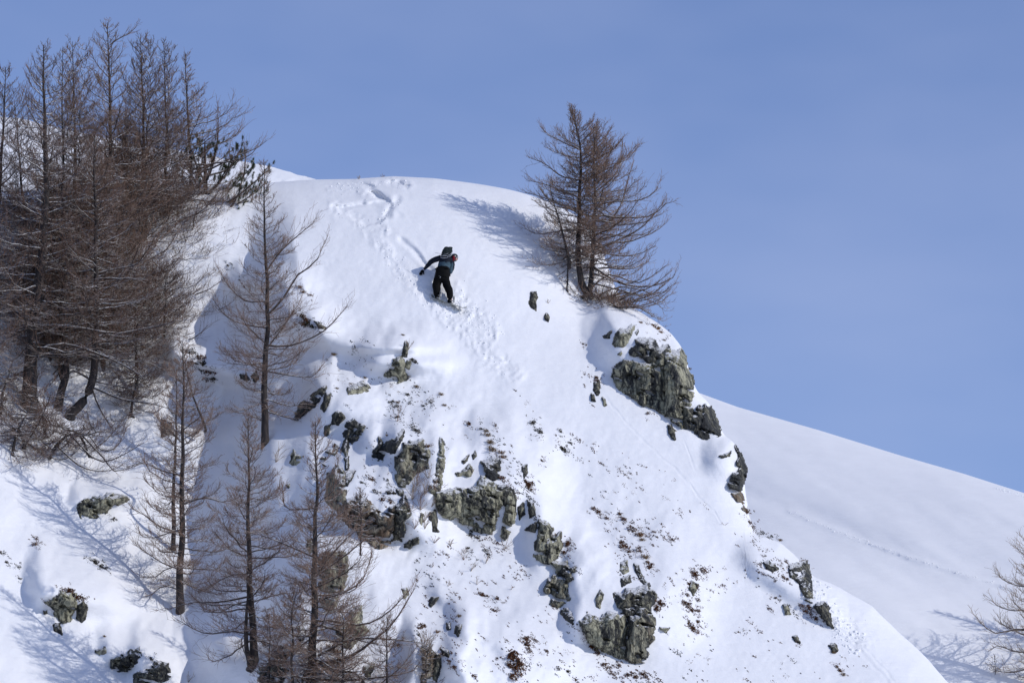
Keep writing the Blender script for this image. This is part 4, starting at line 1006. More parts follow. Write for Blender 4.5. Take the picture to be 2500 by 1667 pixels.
# ridge larches
RG = "larches on the rocky ridge at centre right"
larch("main ridge larch with the tallest straight trunk on the skyline", [(1440, 725), (1420, 690), (1412, 620), (1415, 520), (1417, 430), (1413, 340), (1395, 268)], 0.095,
      [(0, 1.2), (0.2, 1.4), (0.4, 1.35), (0.65, 1.1), (0.85, .7), (1, 0.25)], 160, 31, ns_mul=1.5, dups=0, twigr=.0036, twig_mat=MT, t0=.2, nbough=14, group=RG, twlen=.42, extra=[
          [(1416, 440), (1370, 430), (1330, 400), (1290, 385)], [(1416, 468), (1370, 465), (1330, 450), (1285, 440)], [(1415, 510), (1370, 500), (1320, 480), (1280, 470)], [(1413, 365), (1380, 350), (1340, 330), (1320, 310)],
          [(1415, 400), (1450, 390), (1490, 370), (1520, 340)]])
larch("ridge larch right behind the main trunk with boughs arching far right", [(1437, 726), (1444, 680), (1448, 610), (1452, 520), (1452, 420), (1450, 315)], 0.075,
      [(0, 1.1), (0.2, 1.4), (0.4, 1.45), (0.65, 1.2), (0.85, .75), (1, 0.25)], 150, 32, ns_mul=1.5, dups=0, twigr=.0036, twig_mat=MT, t0=.12, nbough=14, group=RG, asym=.5, twlen=.42, extra=[
          [(1452, 610), (1500, 590), (1560, 560), (1600, 520), (1622, 490)], [(1452, 560), (1490, 540), (1520, 490), (1535, 430), (1545, 405)], [(1452, 610), (1510, 625), (1560, 620), (1600, 600)],
          [(1448, 650), (1510, 690), (1580, 700), (1640, 680), (1655, 650)], [(1445, 690), (1500, 705), (1570, 720), (1630, 710)], [(1450, 470), (1490, 440), (1515, 400), (1520, 350)], [(1446, 700), (1490, 670), (1560, 690), (1625, 650)]])
larch("small larch leaning left at the foot of the main ridge larch", [(1390, 640), (1378, 590), (1365, 540), (1350, 490), (1342, 450)], 0.04, [(0, .7), (.5, .65), (1, .15)], 40, 33, ns_mul=1.4, twig_mat=M_TWIG_TAN, t0=.05, nbough=6, group=RG, twlen=.36, D0=D_at(1395, 700) - .2, asym=-.3)
larch("low creeping larch boughs reaching over the cliff edge below the ridge larches", [(1432, 728), (1460, 735), (1490, 740), (1520, 742)], 0.05, [(0, .6), (.5, .8), (1, .6)], 44, 34, ns_mul=1.4, twig_mat=MT, t0=.05, nbough=5, group=RG, twlen=.3, elev=(5, 30), extra=[
          [(1440, 730), (1500, 738), (1550, 745), (1590, 770), (1620, 785)], [(1500, 740), (1560, 735), (1610, 720), (1650, 690)], [(1450, 725), (1520, 700), (1600, 720), (1630, 740)], [(1470, 735), (1530, 720), (1590, 700), (1640, 660)]], D0=D_at(1440, 728))
larch("dead snag with hanging twigs left of the ridge larches", [(1385, 712), (1386, 670), (1387, 620), (1380, 590)], 0.028, [(0, .35), (1, .3)], 22, 35, twig_mat=M_TWIG_DARK, t0=.1, nbough=4, group=RG, twlen=.22, elev=(-35, 5), cones=0)

_src = {o["label"]: o for o in COL.objects if o.name.startswith("larch_tree")}
for s_, u, v, dz, rz, sc, lab in (
    ("low creeping", 1450, 735, .15, .35, .95, "low skirt of larch twigs spreading right from the ridge larches' foot"),
    ("low creeping", 1425, 722, -.15, 2.6, .55, "low tangle of twigs hiding the ridge larches' foot on the left"),
    ("low creeping", 1480, 745, .1, -.3, .75, "lowest twigs hanging over the cliff edge at the right")):
    copy_tree(src(s_), lab, px3(u, v, D_at(u, v) + dz), rz, sc, RG)

# right edge
def Dfar_at(u, v): return float(D_far(np.array([u]), np.array([v]))[0])
larch("bright tan larch cut off by the photo's right edge", [(2566, 1690), (2566, 1560), (2560, 1420), (2556, 1300), (2552, 1225)], 0.14,
      [(0, 1.0), (0.18, 1.7), (0.4, 1.65), (0.65, 1.15), (0.85, .65), (1, 0.15)], 85, 41, dups=0, twig_mat=M_TWIG_TAN, t0=.08, nbough=14, D0=Dfar_at(2545, 1690), twlen=.5, twigr=.0048, extra=[
          [(2545, 1540), (2480, 1535), (2430, 1545), (2395, 1520), (2380, 1500)], [(2545, 1590), (2480, 1590), (2440, 1575), (2420, 1585)], [(2543, 1480), (2480, 1490), (2440, 1480), (2420, 1465)], [(2543, 1430), (2490, 1430), (2450, 1415), (2435, 1395)]])
larch("tiny bare sapling in the snow at the bottom right", [(2430, 1645), (2430, 1622), (2427, 1600)], 0.008, [(0, .3), (1, .1)], 12, 42, twig_mat=M_TWIG_TAN, t0=.1, nbough=1, tw=.5, twlen=.2, D0=Dfar_at(2430, 1645), cones=0, twigr=.004)
larch("larch outside the right edge casting a dark patch of shadow beside the tan larch", [(2622, 1592), (2622, 1450), (2622, 1270)], 0.16, [(0, .9), (.4, .8), (1, .1)], 80, 43, twig_mat=M_TWIG_TAN, t0=.1, nbough=3, tw=.7, D0=Dfar_at(2622, 1592), cones=0)
larch("larch outside the lower right corner casting a thin streak of shadow", [(2640, 1745), (2642, 1550), (2640, 1320)], 0.13, [(0, .6), (.4, .8), (1, .1)], 50, 44, twig_mat=M_TWIG_TAN, t0=.3, nbough=3, tw=.7, D0=Dfar_at(2640, 1745), cones=0)

# ---- the green pine behind the thicket
def pine(label, foot, top, seed, spans):
    rng = np.random.RandomState(seed)
    Dg = D_at(foot[0], foot[1]) + 1.5; sc = FPX / Dg
    base = px3(foot[0], foot[1], Dg)
    dep = lambda v: Dg + (foot[1] - v) / sc * 0.2126
    root = empty("pine_tree", base); tag(root, label, "tree")
    T = resample([px3(foot[0] + (top[0] - foot[0]) * t, foot[1] + (top[1] - foot[1]) * t, dep(foot[1] + (top[1] - foot[1]) * t)) for t in np.linspace(0, 1, 5)], 20)
    V1, F1 = tubes(T[None], (0.13 * (1 - np.linspace(0, 1, 20)) ** .8 + .01)[None], 8)
    part("trunk", mesh_from("trunk", V1 - base, F1, M_TRUNK), root)
    NV = []; NF = []; off = 0
    for (ua, va, ub, vb) in spans:
        A = px3(ua, va, dep(va)); dz = rng.uniform(-1.0, 1.0); Bp = px3(ub, vb, dep(vb) + dz)
        mid = (A + Bp) / 2 - np.array([0, 0, 0.12])
        br = resample([A, mid, Bp], 10)
        V1, F1 = tubes(br[None], np.linspace(0.035, 0.012, 10)[None], 5)
        part("bough", mesh_from("bough", V1 - base, F1, M_BOUGH), root)
        # side shoots, each ending in a brush of needles
        n = 26; SH = []
        for j in range(n):
            s = 0.25 + 0.75 * (j + rng.uniform()) / n
            q, t = interp_poly(br[None], np.array([[s]])); q = q[0, 0]; t = t[0, 0]
            sd = np.cross(t, [0, 0, 1]); sd /= np.linalg.norm(sd)
            d = t * rng.uniform(0.2, 0.9) + sd * rng.uniform(-1.2, 1.2) + np.array([0, 0, rng.uniform(-0.1, 1.1)]); d /= np.linalg.norm(d)
            Ls = rng.uniform(0.12, 0.42)
            e = q + d * Ls; SH.append([q, e])
            m = 75
            sp = rng.uniform(0, 1, m)
            d2 = d * 0.7 + np.array([0, 0, 0.5]); d2 /= np.linalg.norm(d2)
            c = e + d2 * (sp[:, None] - 0.5) * 0.10
            rv = rng.normal(0, 1, (m, 3)); rv /= np.linalg.norm(rv, axis=1, keepdims=True)
            nd = d2 * 0.55 + rv * 0.95; nd /= np.linalg.norm(nd, axis=1, keepdims=True)
            wv = np.cross(nd, rng.normal(0, 1, (m, 3))); wv /= np.linalg.norm(wv, axis=1, keepdims=True)
            tri = np.stack([c - wv * 0.0045, c + wv * 0.0045, c + nd * 0.065], 1)
            NV.append(tri.reshape(-1, 3)); NF.append(np.arange(m * 3).reshape(-1, 3) + off); off += m * 3
        V1, F1 = tubes(np.array(SH), np.full((n, 2), 0.006), 3)
        part("shoots", mesh_from("shoots", V1 - base, F1, M_BOUGH), root, kind="stuff")
    part("needles", mesh_from("needles", np.concatenate(NV) - base, np.concatenate(NF), M_NEEDLE), root, kind="stuff")
pine("dark green pine half hidden behind the right end of the larch thicket", (505, 760), (500, 340), 5,
     [(505, 480, 590, 360), (505, 500, 622, 400), (505, 520, 652, 418), (505, 530, 645, 450), (505, 540, 640, 485), (505, 550, 610, 500), (505, 560, 585, 520), (505, 470, 560, 400), (505, 440, 530, 360), (503, 420, 490, 340),
      (505, 490, 450, 380), (505, 520, 430, 420), (505, 500, 600, 440), (505, 520, 625, 470), (503, 430, 600, 380), (505, 450, 465, 360)])
# ------------------------------------------------------------------ grass and heather
LANDMARKS = [("the large lower crag", 1485, 1500), ("the stepped crag", 1335, 1370), ("the big rounded boulder", 1150, 1240), ("the brown stained outcrop", 910, 1270),
             ("the pointed slate rock", 970, 910), ("the jagged centre crag", 1005, 1110), ("the ridge cliff", 1590, 950), ("the hooked skyline rock", 1810, 1150),
             ("the low right skyline crag", 1960, 1420), ("the broad larch", 770, 1500), ("the fluted rock at lower left", 160, 1480), ("the forked larch", 615, 1500),
             ("the slender larch", 650, 850), ("the long heather bank", 1695, 1420), ("the snow topped skyline rock", 2010, 1500), ("the wide flat boulder", 250, 1230),
             ("the bottom mossy pillar", 1040, 1620), ("the snowboarder", 1080, 680)]
def blades(seed, n=64, hgt=0.8, spread=0.85):
    rng = np.random.RandomState(seed)
    az = rng.uniform(0, 2 * math.pi, n); r0_ = rng.uniform(0, .75, n)
    V = []; F = []
    for i in range(n):
        d = np.array([math.cos(az[i]), math.sin(az[i]), 0]); s = np.array([-d[1], d[0], 0])
        b = d * r0_[i]; L = rng.uniform(.6, 1.15) * hgt; sp = rng.uniform(.2, 1.0) * spread; w = .05
        m = b + d * sp * .45 + np.array([0, 0, .75 * L]); e = b + d * sp * 1.0 + np.array([0, 0, L * rng.uniform(.3, .9)])
        k = len(V); V += [b - s * w, b + s * w, m + s * w * .7, m - s * w * .7, e]
        F += [[k, k + 1, k + 2], [k, k + 2, k + 3], [k + 3, k + 2, k + 4]]
    return np.array(V) + [0, 0, -.15], np.array(F)
def leaves(seed, n=130):
    rng = np.random.RandomState(seed)
    V = []; F = []
    # a lumpy mound of stems and small leaves, three or four sub-cushions
    cs_ = rng.normal(0, .33, (4, 2)); rs_ = rng.uniform(.35, .6, 4)
    for i in range(n):
        j = rng.randint(0, 4); a = rng.uniform(0, 2 * math.pi); q = rs_[j] * math.sqrt(rng.uniform())
        p = np.array([cs_[j, 0] + q * math.cos(a), cs_[j, 1] + q * math.sin(a), rng.uniform(-.1, .75) * math.sqrt(max(0, rs_[j] ** 2 - q * q)) + .04])
        n1 = rng.normal(0, 1, 3); n1 /= np.linalg.norm(n1); n2 = np.cross(n1, rng.normal(0, 1, 3)); n2 /= np.linalg.norm(n2)
        k = len(V); sz = rng.uniform(.09, .17)
        V += [p - n1 * sz, p + n2 * sz * .6, p + n1 * sz, p - n2 * sz * .6]; F += [[k, k + 1, k + 2], [k, k + 2, k + 3]]
    return np.array(V), np.array(F)
TUFT = {}
for key, mat, fn in (("g", M_STRAW, blades), ("o", M_OCHRE, blades), ("h", M_HEATH, leaves), ("d", M_HEATHD, leaves)):
    nm = {"g": "grass_tuft", "o": "grass_tuft", "h": "heather_clump", "d": "heather_clump"}[key]
    TUFT[key] = [mesh_from(nm, *fn(60 + i + ord(key)), mat, smooth=False) for i in range(6)]
KIND = {"g": ("grass_tuft", "straw coloured grass tuft", "grass tuft"), "o": ("grass_tuft", "orange brown grass tuft", "grass tuft"),
        "h": ("heather_clump", "rusty brown heather clump", "heather"), "d": ("heather_clump", "dark brown heath clump", "heather")}
ITEMS = []
def add(tr, lst):
    for k, x, y, s in lst:
        (u, v), = tr([(x, y)]); ITEMS.append((k, u, v, s))
add(ZA, [("o",955,75,7),("o",1000,110,9),("o",1045,155,7),("o",800,38,6),("g",1085,250,6),("g",1385,592,6),("h",515,580,5),("h",265,690,6),("h",275,725,6),("h",885,1125,5),("g",1215,1330,4),("h",115,290,3)])
add(ZB, [("g",300,222,7),("g",742,100,5),("g",830,430,7),("g",772,365,7),("d",665,525,7),("g",705,530,6),("d",690,555,6),("d",770,480,5),("d",705,625,6),("d",910,525,6),("g",985,478,6),("g",1005,548,6),
  ("d",785,535,4),("d",870,553,4),("d",820,708,7),("d",798,688,6),("d",838,722,6),("g",640,740,5),("g",1283,738,9),("g",1298,785,10),("g",1312,832,10),("g",1272,712,6),("o",1368,850,9),("o",1376,878,8),("o",905,810,8),
  ("h",828,930,10),("h",530,1015,8),("d",575,1100,7),("d",640,1025,4),("d",640,1108,7),("h",660,1165,8),("h",602,1150,7),("d",480,1040,5),("h",1378,1020,9),("h",1410,1070,8),("h",1535,1050,9),("h",1550,1078,7),("h",1170,668,6),
  ("d",1240,700,5),("g",500,372,5),("g",320,440,5),("g",408,410,4),("h",1438,1098,7),("d",680,1110,6),("d",800,255,5),("d",815,268,4),("h",1330,680,4),("d",1000,800,5),("h",305,805,5),("h",330,820,4)])
add(ZC, [("d",1650,78,7),("d",1678,118,8),("d",1692,135,5),("d",1820,222,8),("d",1838,240,6),("d",1862,192,4),("h",1702,292,5),("d",1800,120,5),("h",1620,432,8),("h",1608,410,6),("g",1785,728,9),("o",1802,772,8),("h",1852,768,6),
  ("h",1835,820,6),("d",1890,910,6),("h",1015,1240,9),("h",1000,1255,6),("o",1100,1275,7),("d",990,1290,5),("g",1225,1185,6),("o",1035,1368,8),("h",1350,1060,8),("h",1372,1068,6),("h",1450,1085,7),("h",1425,1150,7),("h",1600,1340,10),
  ("h",1632,1392,7),("h",1608,1318,8),("h",1540,1430,12),("h",1525,1398,11),("h",1562,1480,12),("h",1545,1530,11),("h",1578,1450,9),("h",1520,1470,9),("o",870,1350,8),("o",490,1365,12),("o",520,1392,11),("h",1170,1450,6),("h",1138,1408,7),
  ("h",1200,1478,6),("h",1310,1530,5),("h",1950,1285,8),("h",1970,1300,8),("d",1300,720,5),("d",1330,735,4),("d",1290,700,4),("d",1380,810,5),("d",1390,830,4),("d",1275,795,5)])
add(ZD, [("h",620,470,8),("h",690,540,9),("o",730,570,10),("g",742,602,8),("h",600,615,7),("h",630,650,10),("h",642,678,7),("h",720,680,8),("g",760,720,10),("h",790,760,8),("h",797,792,7),("h",420,390,6),("h",450,420,7),
  ("h",490,452,7),("h",590,430,5),("h",820,550,4),("h",942,600,4),("h",1085,820,9),("h",1102,852,8),("h",1135,800,9),("h",1060,900,7),("h",1092,915,7),("h",1040,975,6),("h",1110,1008,5),("h",1020,1030,7),("h",1050,1060,9),
  ("h",1078,1078,7),("h",1112,1082,5),("h",1120,1160,7),("h",1060,1165,6),("h",1092,1212,8),("h",1075,1195,6),("h",860,1022,9),("h",872,1036,8),("h",832,1062,8),("o",822,1012,7),("h",1710,750,5),("o",1835,750,7),("o",1772,800,5),
  ("h",1705,860,6),("h",1860,1060,8),("h",1868,1092,9),("h",1902,1130,8),("h",1832,1052,6),("h",1642,992,4),("h",1602,1066,4),("h",1462,482,7),("h",1485,522,8),("h",1440,412,6),("g",1670,605,7),("d",1620,580,4),("d",1550,560,5),
  ("g",2032,1362,7),("h",2080,1480,6),("g",2096,1512,6),("h",2050,1450,5),("h",1782,1288,4),("h",376,1230,8),("h",400,1320,7),("h",430,1360,6),("h",490,1450,7),("h",580,1440,6),("h",650,1512,7),("h",540,1510,6),("h",692,1522,6),
  ("h",742,1502,7),("h",772,1532,6),("h",30,1290,6),("h",92,1350,6),("d",170,1470,5),("d",235,1485,5),("h",205,690,6),("h",240,632,6)])
add(ZF, [("h",205,770,6),("h",212,742,4),("d",525,862,6),("d",552,882,7),("d",582,902,7),("d",602,912,5),("d",5,820,4),("d",35,872,5),("d",105,900,4),("d",112,968,3),("h",378,1048,10),("h",412,1050,9),("h",480,1090,8),("h",300,1100,7),
  ("h",350,1062,8),("h",440,1075,8),("d",870,1432,5),("g",600,1300,4),("d",648,626,4)])
add(ZH, [("o",370,900,8),("o",395,935,8),("o",440,955,5),("d",385,1105,8),("h",410,1120,10),("d",430,1150,9),("h",400,1160,9),("d",375,1140,8),("d",455,1170,7),("g",602,1360,6)])
add(ZG, [("d",1300,1000,9),("h",1345,1045,11),("d",1395,1095,11),("h",1440,1145,12),("d",1375,1135,10),("d",1460,1185,10),("h",1420,1190,10),("d",1325,1085,9),("d",1560,415,4),("h",1640,520,4)])
rngI = np.random.RandomState(77)
from collections import defaultdict
ranks = defaultdict(list)
rec = []
for k, u, v, s in ITEMS:
    best = min(LANDMARKS, key=lambda L: (L[1] - u) ** 2 + (L[2] - v) ** 2)
    dx, dy = u - best[1], v - best[2]
    dr = ("right of" if dx > 0 else "left of") if abs(dx) > abs(dy) else ("below" if dy > 0 else "above")
    rec.append((k, u, v, s, best[0], dr, math.hypot(dx, dy)))
for i, r in enumerate(rec): ranks[(KIND[r[0]][1], r[4], r[5])].append((r[6], i))
ORD = ["nearest", "second nearest", "third nearest", "fourth nearest", "fifth nearest", "sixth nearest", "seventh nearest", "eighth nearest", "ninth nearest", "tenth nearest"] + ["far"] * 60
order_of = {}
for key, l in ranks.items():
    for n_, (_, i) in enumerate(sorted(l)): order_of[i] = (ORD[n_] if len(l) > 1 else "the one")
for i, (k, u, v, s, lm, dr, _) in enumerate(rec):
    nm, txt, cat = KIND[k]
    o = link(nm, TUFT[k][i % 6], loc=px3(u, v, D_at(u, v) - 0.01))
    sz = s * 0.0104 * rngI.uniform(.9, 1.15) * (1.45 if k in 'hd' else 1.15)
    n_ = Vector((0.25, -0.75, 0.62)) if k in "hd" else Vector((0.15, -0.35, 0.9))
    q = n_.normalized().to_track_quat('Z', 'X')
    from mathutils import Quaternion
    o.rotation_mode = 'QUATERNION'; o.rotation_quaternion = q @ Quaternion((0, 0, 1), rngI.uniform(0, 6.28))
    o.scale = (sz * 1.15, sz * 1.15, sz * 1.1)
    w_ = order_of[i]
    tag(o, ("%s %s %s" % (txt, dr, lm)) if w_ == "the one" else ("%s, %s one %s %s" % (txt, w_, dr, lm)), cat,
        {"h": "heather clumps", "d": "dark heath clumps", "g": "straw grass tufts", "o": "orange brown grass tufts"}[k] + " poking through the snow")

# ---- specks nobody could count
def field(name, regions, mat, seed, ell=(10, 3.4), per=15, size=0.021):
    rng = np.random.RandomState(seed)
    Vs = []; SZ = []
    for poly, n, thr in regions:
        pts = np.array(poly); lo = pts.min(0); hi = pts.max(0)
        u = rng.uniform(lo[0], hi[0], n * 12); v = rng.uniform(lo[1], hi[1], n * 12)
        m = (poly_sdf(u, v, poly) > 0) & (fbm(u / 70 + v / 300, v / 45 - u / 160, seed, 3) > thr)
        u = u[m][:n]; v = v[m][:n]
        for uu, vv in zip(u, v):
            a = .18 + 1.7 * rng.uniform() ** 3.2
            t = rng.normal(0, .5, per) * ell[0] * a; w = rng.normal(0, .5, per) * ell[1] * a
            SZ.append(np.full(per, .55 + .5 * min(a, 1.2)))
            x = uu + t * .80 + w * .6; y = vv + t * .6 - w * .8
            Vs.append(np.stack([x, y], 1))
    uv = np.concatenate(Vs)
    C = P(uv[:, 0], uv[:, 1], D_main(uv[:, 0], uv[:, 1]) - 0.008)
    N = len(C)
    n1 = rng.normal(0, 1, (N, 3)); n1 /= np.linalg.norm(n1, axis=1, keepdims=True)
    n2 = np.cross(n1, rng.normal(0, 1, (N, 3))); n2 /= np.linalg.norm(n2, axis=1, keepdims=True)
    sz = size * rng.uniform(.5, 1.3, (N, 1)) * np.concatenate(SZ)[:, None]
    V = np.stack([C - n1 * sz, C + n2 * sz * .6, C + n1 * sz, C - n2 * sz * .6], 1).reshape(-1, 3)
    b = np.arange(N)[:, None] * 4
    F = np.concatenate([b + np.array([[0, 1, 2]]), b + np.array([[0, 2, 3]])])
    tag(link(name, mesh_from(name, V, F, mat, smooth=False)), kind="stuff")
slope = [(1245, 940), (1400, 1050), (1600, 1130), (1800, 1290), (1980, 1430), (2130, 1640), (2140, 1690), (1640, 1690), (1590, 1480), (1600, 1350), (1560, 1230), (1500, 1230), (1330, 1130)]
lower = [(1000, 1280), (1130, 1310), (1250, 1340), (1400, 1500), (1560, 1640), (1640, 1690), (1230, 1690), (1020, 1540)]
btop = [(800, 860), (900, 820), (1010, 930), (1180, 1020), (1240, 1110), (1150, 1130), (1050, 1050), (900, 1060), (860, 1200), (960, 1230), (960, 1120), (790, 950)]
field("heather_sprigs", [(slope, 150, .26), (lower, 130, .18), ([(1430, 1200), (1600, 1230), (1640, 1300), (1560, 1450), (1500, 1400)], 60, -.2), ([(1630, 1400), (1700, 1380), (1720, 1550), (1690, 1570)], 24, -.3),
                          ([(1820, 1300), (1960, 1380), (2010, 1480), (1960, 1470), (1850, 1400)], 60, -.1), ([(1130, 1270), (1190, 1280), (1250, 1350), (1180, 1345)], 36, -.5), ([(1400, 870), (1460, 900), (1480, 1000), (1440, 990)], 12, -.4),
                          ([(1430, 1560), (1560, 1610), (1640, 1667), (1500, 1667)], 70, -.3)], M_HEATH, 3)
field("dark_heath_sprigs", [(slope, 80, .28), (lower, 60, .2), (btop, 60, .05), ([(1210, 1030), (1290, 1150), (1320, 1250), (1290, 1250), (1240, 1150)], 36, -.4), ([(1280, 1180), (1320, 1260), (1350, 1330), (1320, 1310), (1290, 1240)], 40, -.4)], M_HEATHD, 9)
field("dry_grass_wisps", [(btop, 120, -.05), (slope, 90, .15), (lower, 60, .1), ([(1165, 1010), (1205, 1070), (1225, 1130), (1195, 1110)], 30, -.5)], M_STRAW, 15, ell=(6, 4), size=0.012)

# sprigs gathered round each clump and below it
def around(name, keys, mat, seed):
    rng = np.random.RandomState(seed); R_ = []
    for k, u, v, s_ in ITEMS:
        if k in keys:
            for _ in range(rng.randint(3, 8)):
                r = s_ * rng.uniform(1.0, 3.6); an = rng.normal(0.65, 0.75) + (math.pi if rng.uniform() < .35 else 0)
                R_.append((u + r * math.cos(an), v + r * math.sin(an)))
    R_ = np.array(R_); V_ = []; per = 10
    for (x, y) in R_:
        a = rng.uniform(1.2, 4.5); t = rng.normal(0, 1, per) * a; w = rng.normal(0, .5, per) * a
        V_.append(np.stack([x + t * .8 + w * .6, y + t * .6 - w * .8], 1))
    uv = np.concatenate(V_); C = P(uv[:, 0], uv[:, 1], D_main(uv[:, 0], uv[:, 1]) - 0.008); N = len(C)
    n1 = rng.normal(0, 1, (N, 3)); n1 /= np.linalg.norm(n1, axis=1, keepdims=True)
    n2 = np.cross(n1, rng.normal(0, 1, (N, 3))); n2 /= np.linalg.norm(n2, axis=1, keepdims=True)
    sz = 0.016 * rng.uniform(.5, 1.3, (N, 1)); b = np.arange(N)[:, None] * 4
    V = np.stack([C - n1 * sz, C + n2 * sz * .6, C + n1 * sz, C - n2 * sz * .6], 1).reshape(-1, 3)
    tag(link(name, mesh_from(name, V, np.concatenate([b + np.array([[0, 1, 2]]), b + np.array([[0, 2, 3]])]), mat, smooth=False)), kind="stuff")
around("heather_litter", "ho", M_HEATH, 21); around("dark_heath_litter", "d", M_HEATHD, 22)

# ---- bare shrubs
def bare_shrub(label, u, v, hpx, n, seed, mat=None, cat="shrub", group=None, lean=0.3):
    rng = np.random.RandomState(seed); D = D_at(u, v); base = px3(u, v, D); H = hpx * .0104
    K = 6; A = np.zeros((n, K, 3)); az = rng.uniform(0, 6.28, n)
    d = np.stack([np.cos(az) * rng.uniform(.2, .8, n) + lean, np.sin(az) * .4 - .25, np.full(n, 1.0)], 1)
    for k in range(1, K):
        d = d + rng.normal(0, .22, d.shape); d[:, 2] = np.maximum(d[:, 2], -.1); dd = d / np.linalg.norm(d, axis=1, keepdims=True)
        A[:, k] = A[:, k - 1] + dd * (H / (K - 1) * rng.uniform(.5, 1.1, n))[:, None]
    s3 = rng.uniform(.3, .95, (n, 3)); q, t = interp_poly(A, s3)
    dv = t + rng.normal(0, .6, t.shape) + [0, 0, .3]; dv /= np.linalg.norm(dv, axis=2, keepdims=True)
    S3 = np.stack([q, q + dv * H * rng.uniform(.12, .35, (n, 3, 1))], 2).reshape(-1, 2, 3)
    V1, F1 = tubes(A, np.linspace(.006, .003, K)[None] * np.ones((n, 1)), 3); V2, F2 = tubes(S3, np.full((len(S3), 2), .003), 3)
    V = np.concatenate([V1, V2]); V[:, 2] -= .02
    o = link("bare_shrub", mesh_from("bare_shrub", V, np.concatenate([F1, F2 + len(V1)]), mat or M_TWIG), loc=base)
    tag(o, label, cat, group)
SG = "leafless shrubs in the cleft between the two big boulders"
cleft = [(800,1150,45),(850,1210,42),(880,1110,50),(830,1060,55),(900,1010,50),(780,1235,35),(870,1290,35),(815,1330,30),(925,1190,40),(850,1150,48),(800,1100,45),(940,1100,45),(880,1330,30)]
for i, (x, y, h_) in enumerate(cleft):
    (u, v), = ZB([(x, y)])
    bare_shrub("%s leafless shrub, counted from the top, in the cleft between the two big boulders" % ("topmost second third fourth fifth sixth seventh eighth ninth tenth eleventh twelfth lowest".split()[sorted(range(13), key=lambda q: (cleft[q][1], q)).index(i)]), u, v, h_, 9, 300 + i, group=SG, mat=M_TWIG if i % 2 else M_TWIG_TAN)
singles = [(ZB, 700, 650, 55, 5, "tall wispy bare shrub on the buttress snow above the curved horned rock"), (ZB, 775, 190, 34, 6, "wispy twigs growing beside the thin dark rock spike"), (ZB, 1130, 1490, 30, 3, "bare shrub low in the snow below the big rounded boulder"),
 (ZC, 1250, 860, 34, 5, "bare shrub on the open snow right of the two dark stones"), (ZC, 1290, 925, 34, 4, "second bare shrub on the open snow, just lower right of the first"), (ZC, 1375, 880, 36, 4, "bare stems in the snow below the heather patch under the big boulder"),
 (ZC, 1070, 900, 14, 2, "tiny bare sprig in the lower open snow near its left edge"), (ZC, 1325, 1000, 24, 4, "bare sprig in the middle of the lower open snow"), (ZC, 1160, 1010, 20, 3, "bare sprig left of the middle of the lower open snow"),
 (ZC, 1520, 1030, 18, 3, "bare sprig at the right of the lower open snow"), (ZC, 1480, 800, 40, 5, "bare twigs hanging over the snow at the tall slab's foot"), (ZC, 1300, 360, 20, 3, "bare stems above the open snow"),
 (ZB, 940, 1420, 24, 5, "bare shrub just right of the two dark stones"), (ZB, 1040, 1440, 24, 6, "pale dry shrub below the big rounded boulder's left end"), (ZD, 1295, 500, 16, 2, "lone dry stalk on the slope left of the right skyline grass"),
 (ZF, 200, 780, 24, 5, "small bare shrub alone on the lit snow at far left"), (ZR, 385, 1400, 16, 4, "wispy grass stems right of the small dark rock on the open slope"), (ZH, 770, 160, 14, 6, "faint dry stems on the crest left of centre"),
 (ZH, 930, 145, 12, 5, "faint dry stems on the crest above the first ski tracks"), (ZI, 1980, 1200, 60, 16, "dense bare shrub over the bottom mossy pillar"), (ZI, 2040, 1350, 50, 12, "second dense bare shrub lower on the bottom mossy pillar"), (ZI, 1080, 1230, 40, 16, "reddish bare shrub right of the broad larch's trunk"),
 (ZF, 1080, 1560, 30, 5, "bare sprig at the bottom edge left of the forked larch"), (ZC, 170, 300, 60, 7, "bare leaning shrub in the shaded gully left of the broad larch's tip")]
for i, (tr, x, y, h_, n, lab) in enumerate(singles):
    (u, v), = tr([(x, y)]); bare_shrub(lab, u, v, h_, n, 400 + i, mat=M_TWIG_TAN if i % 3 else M_TWIG)

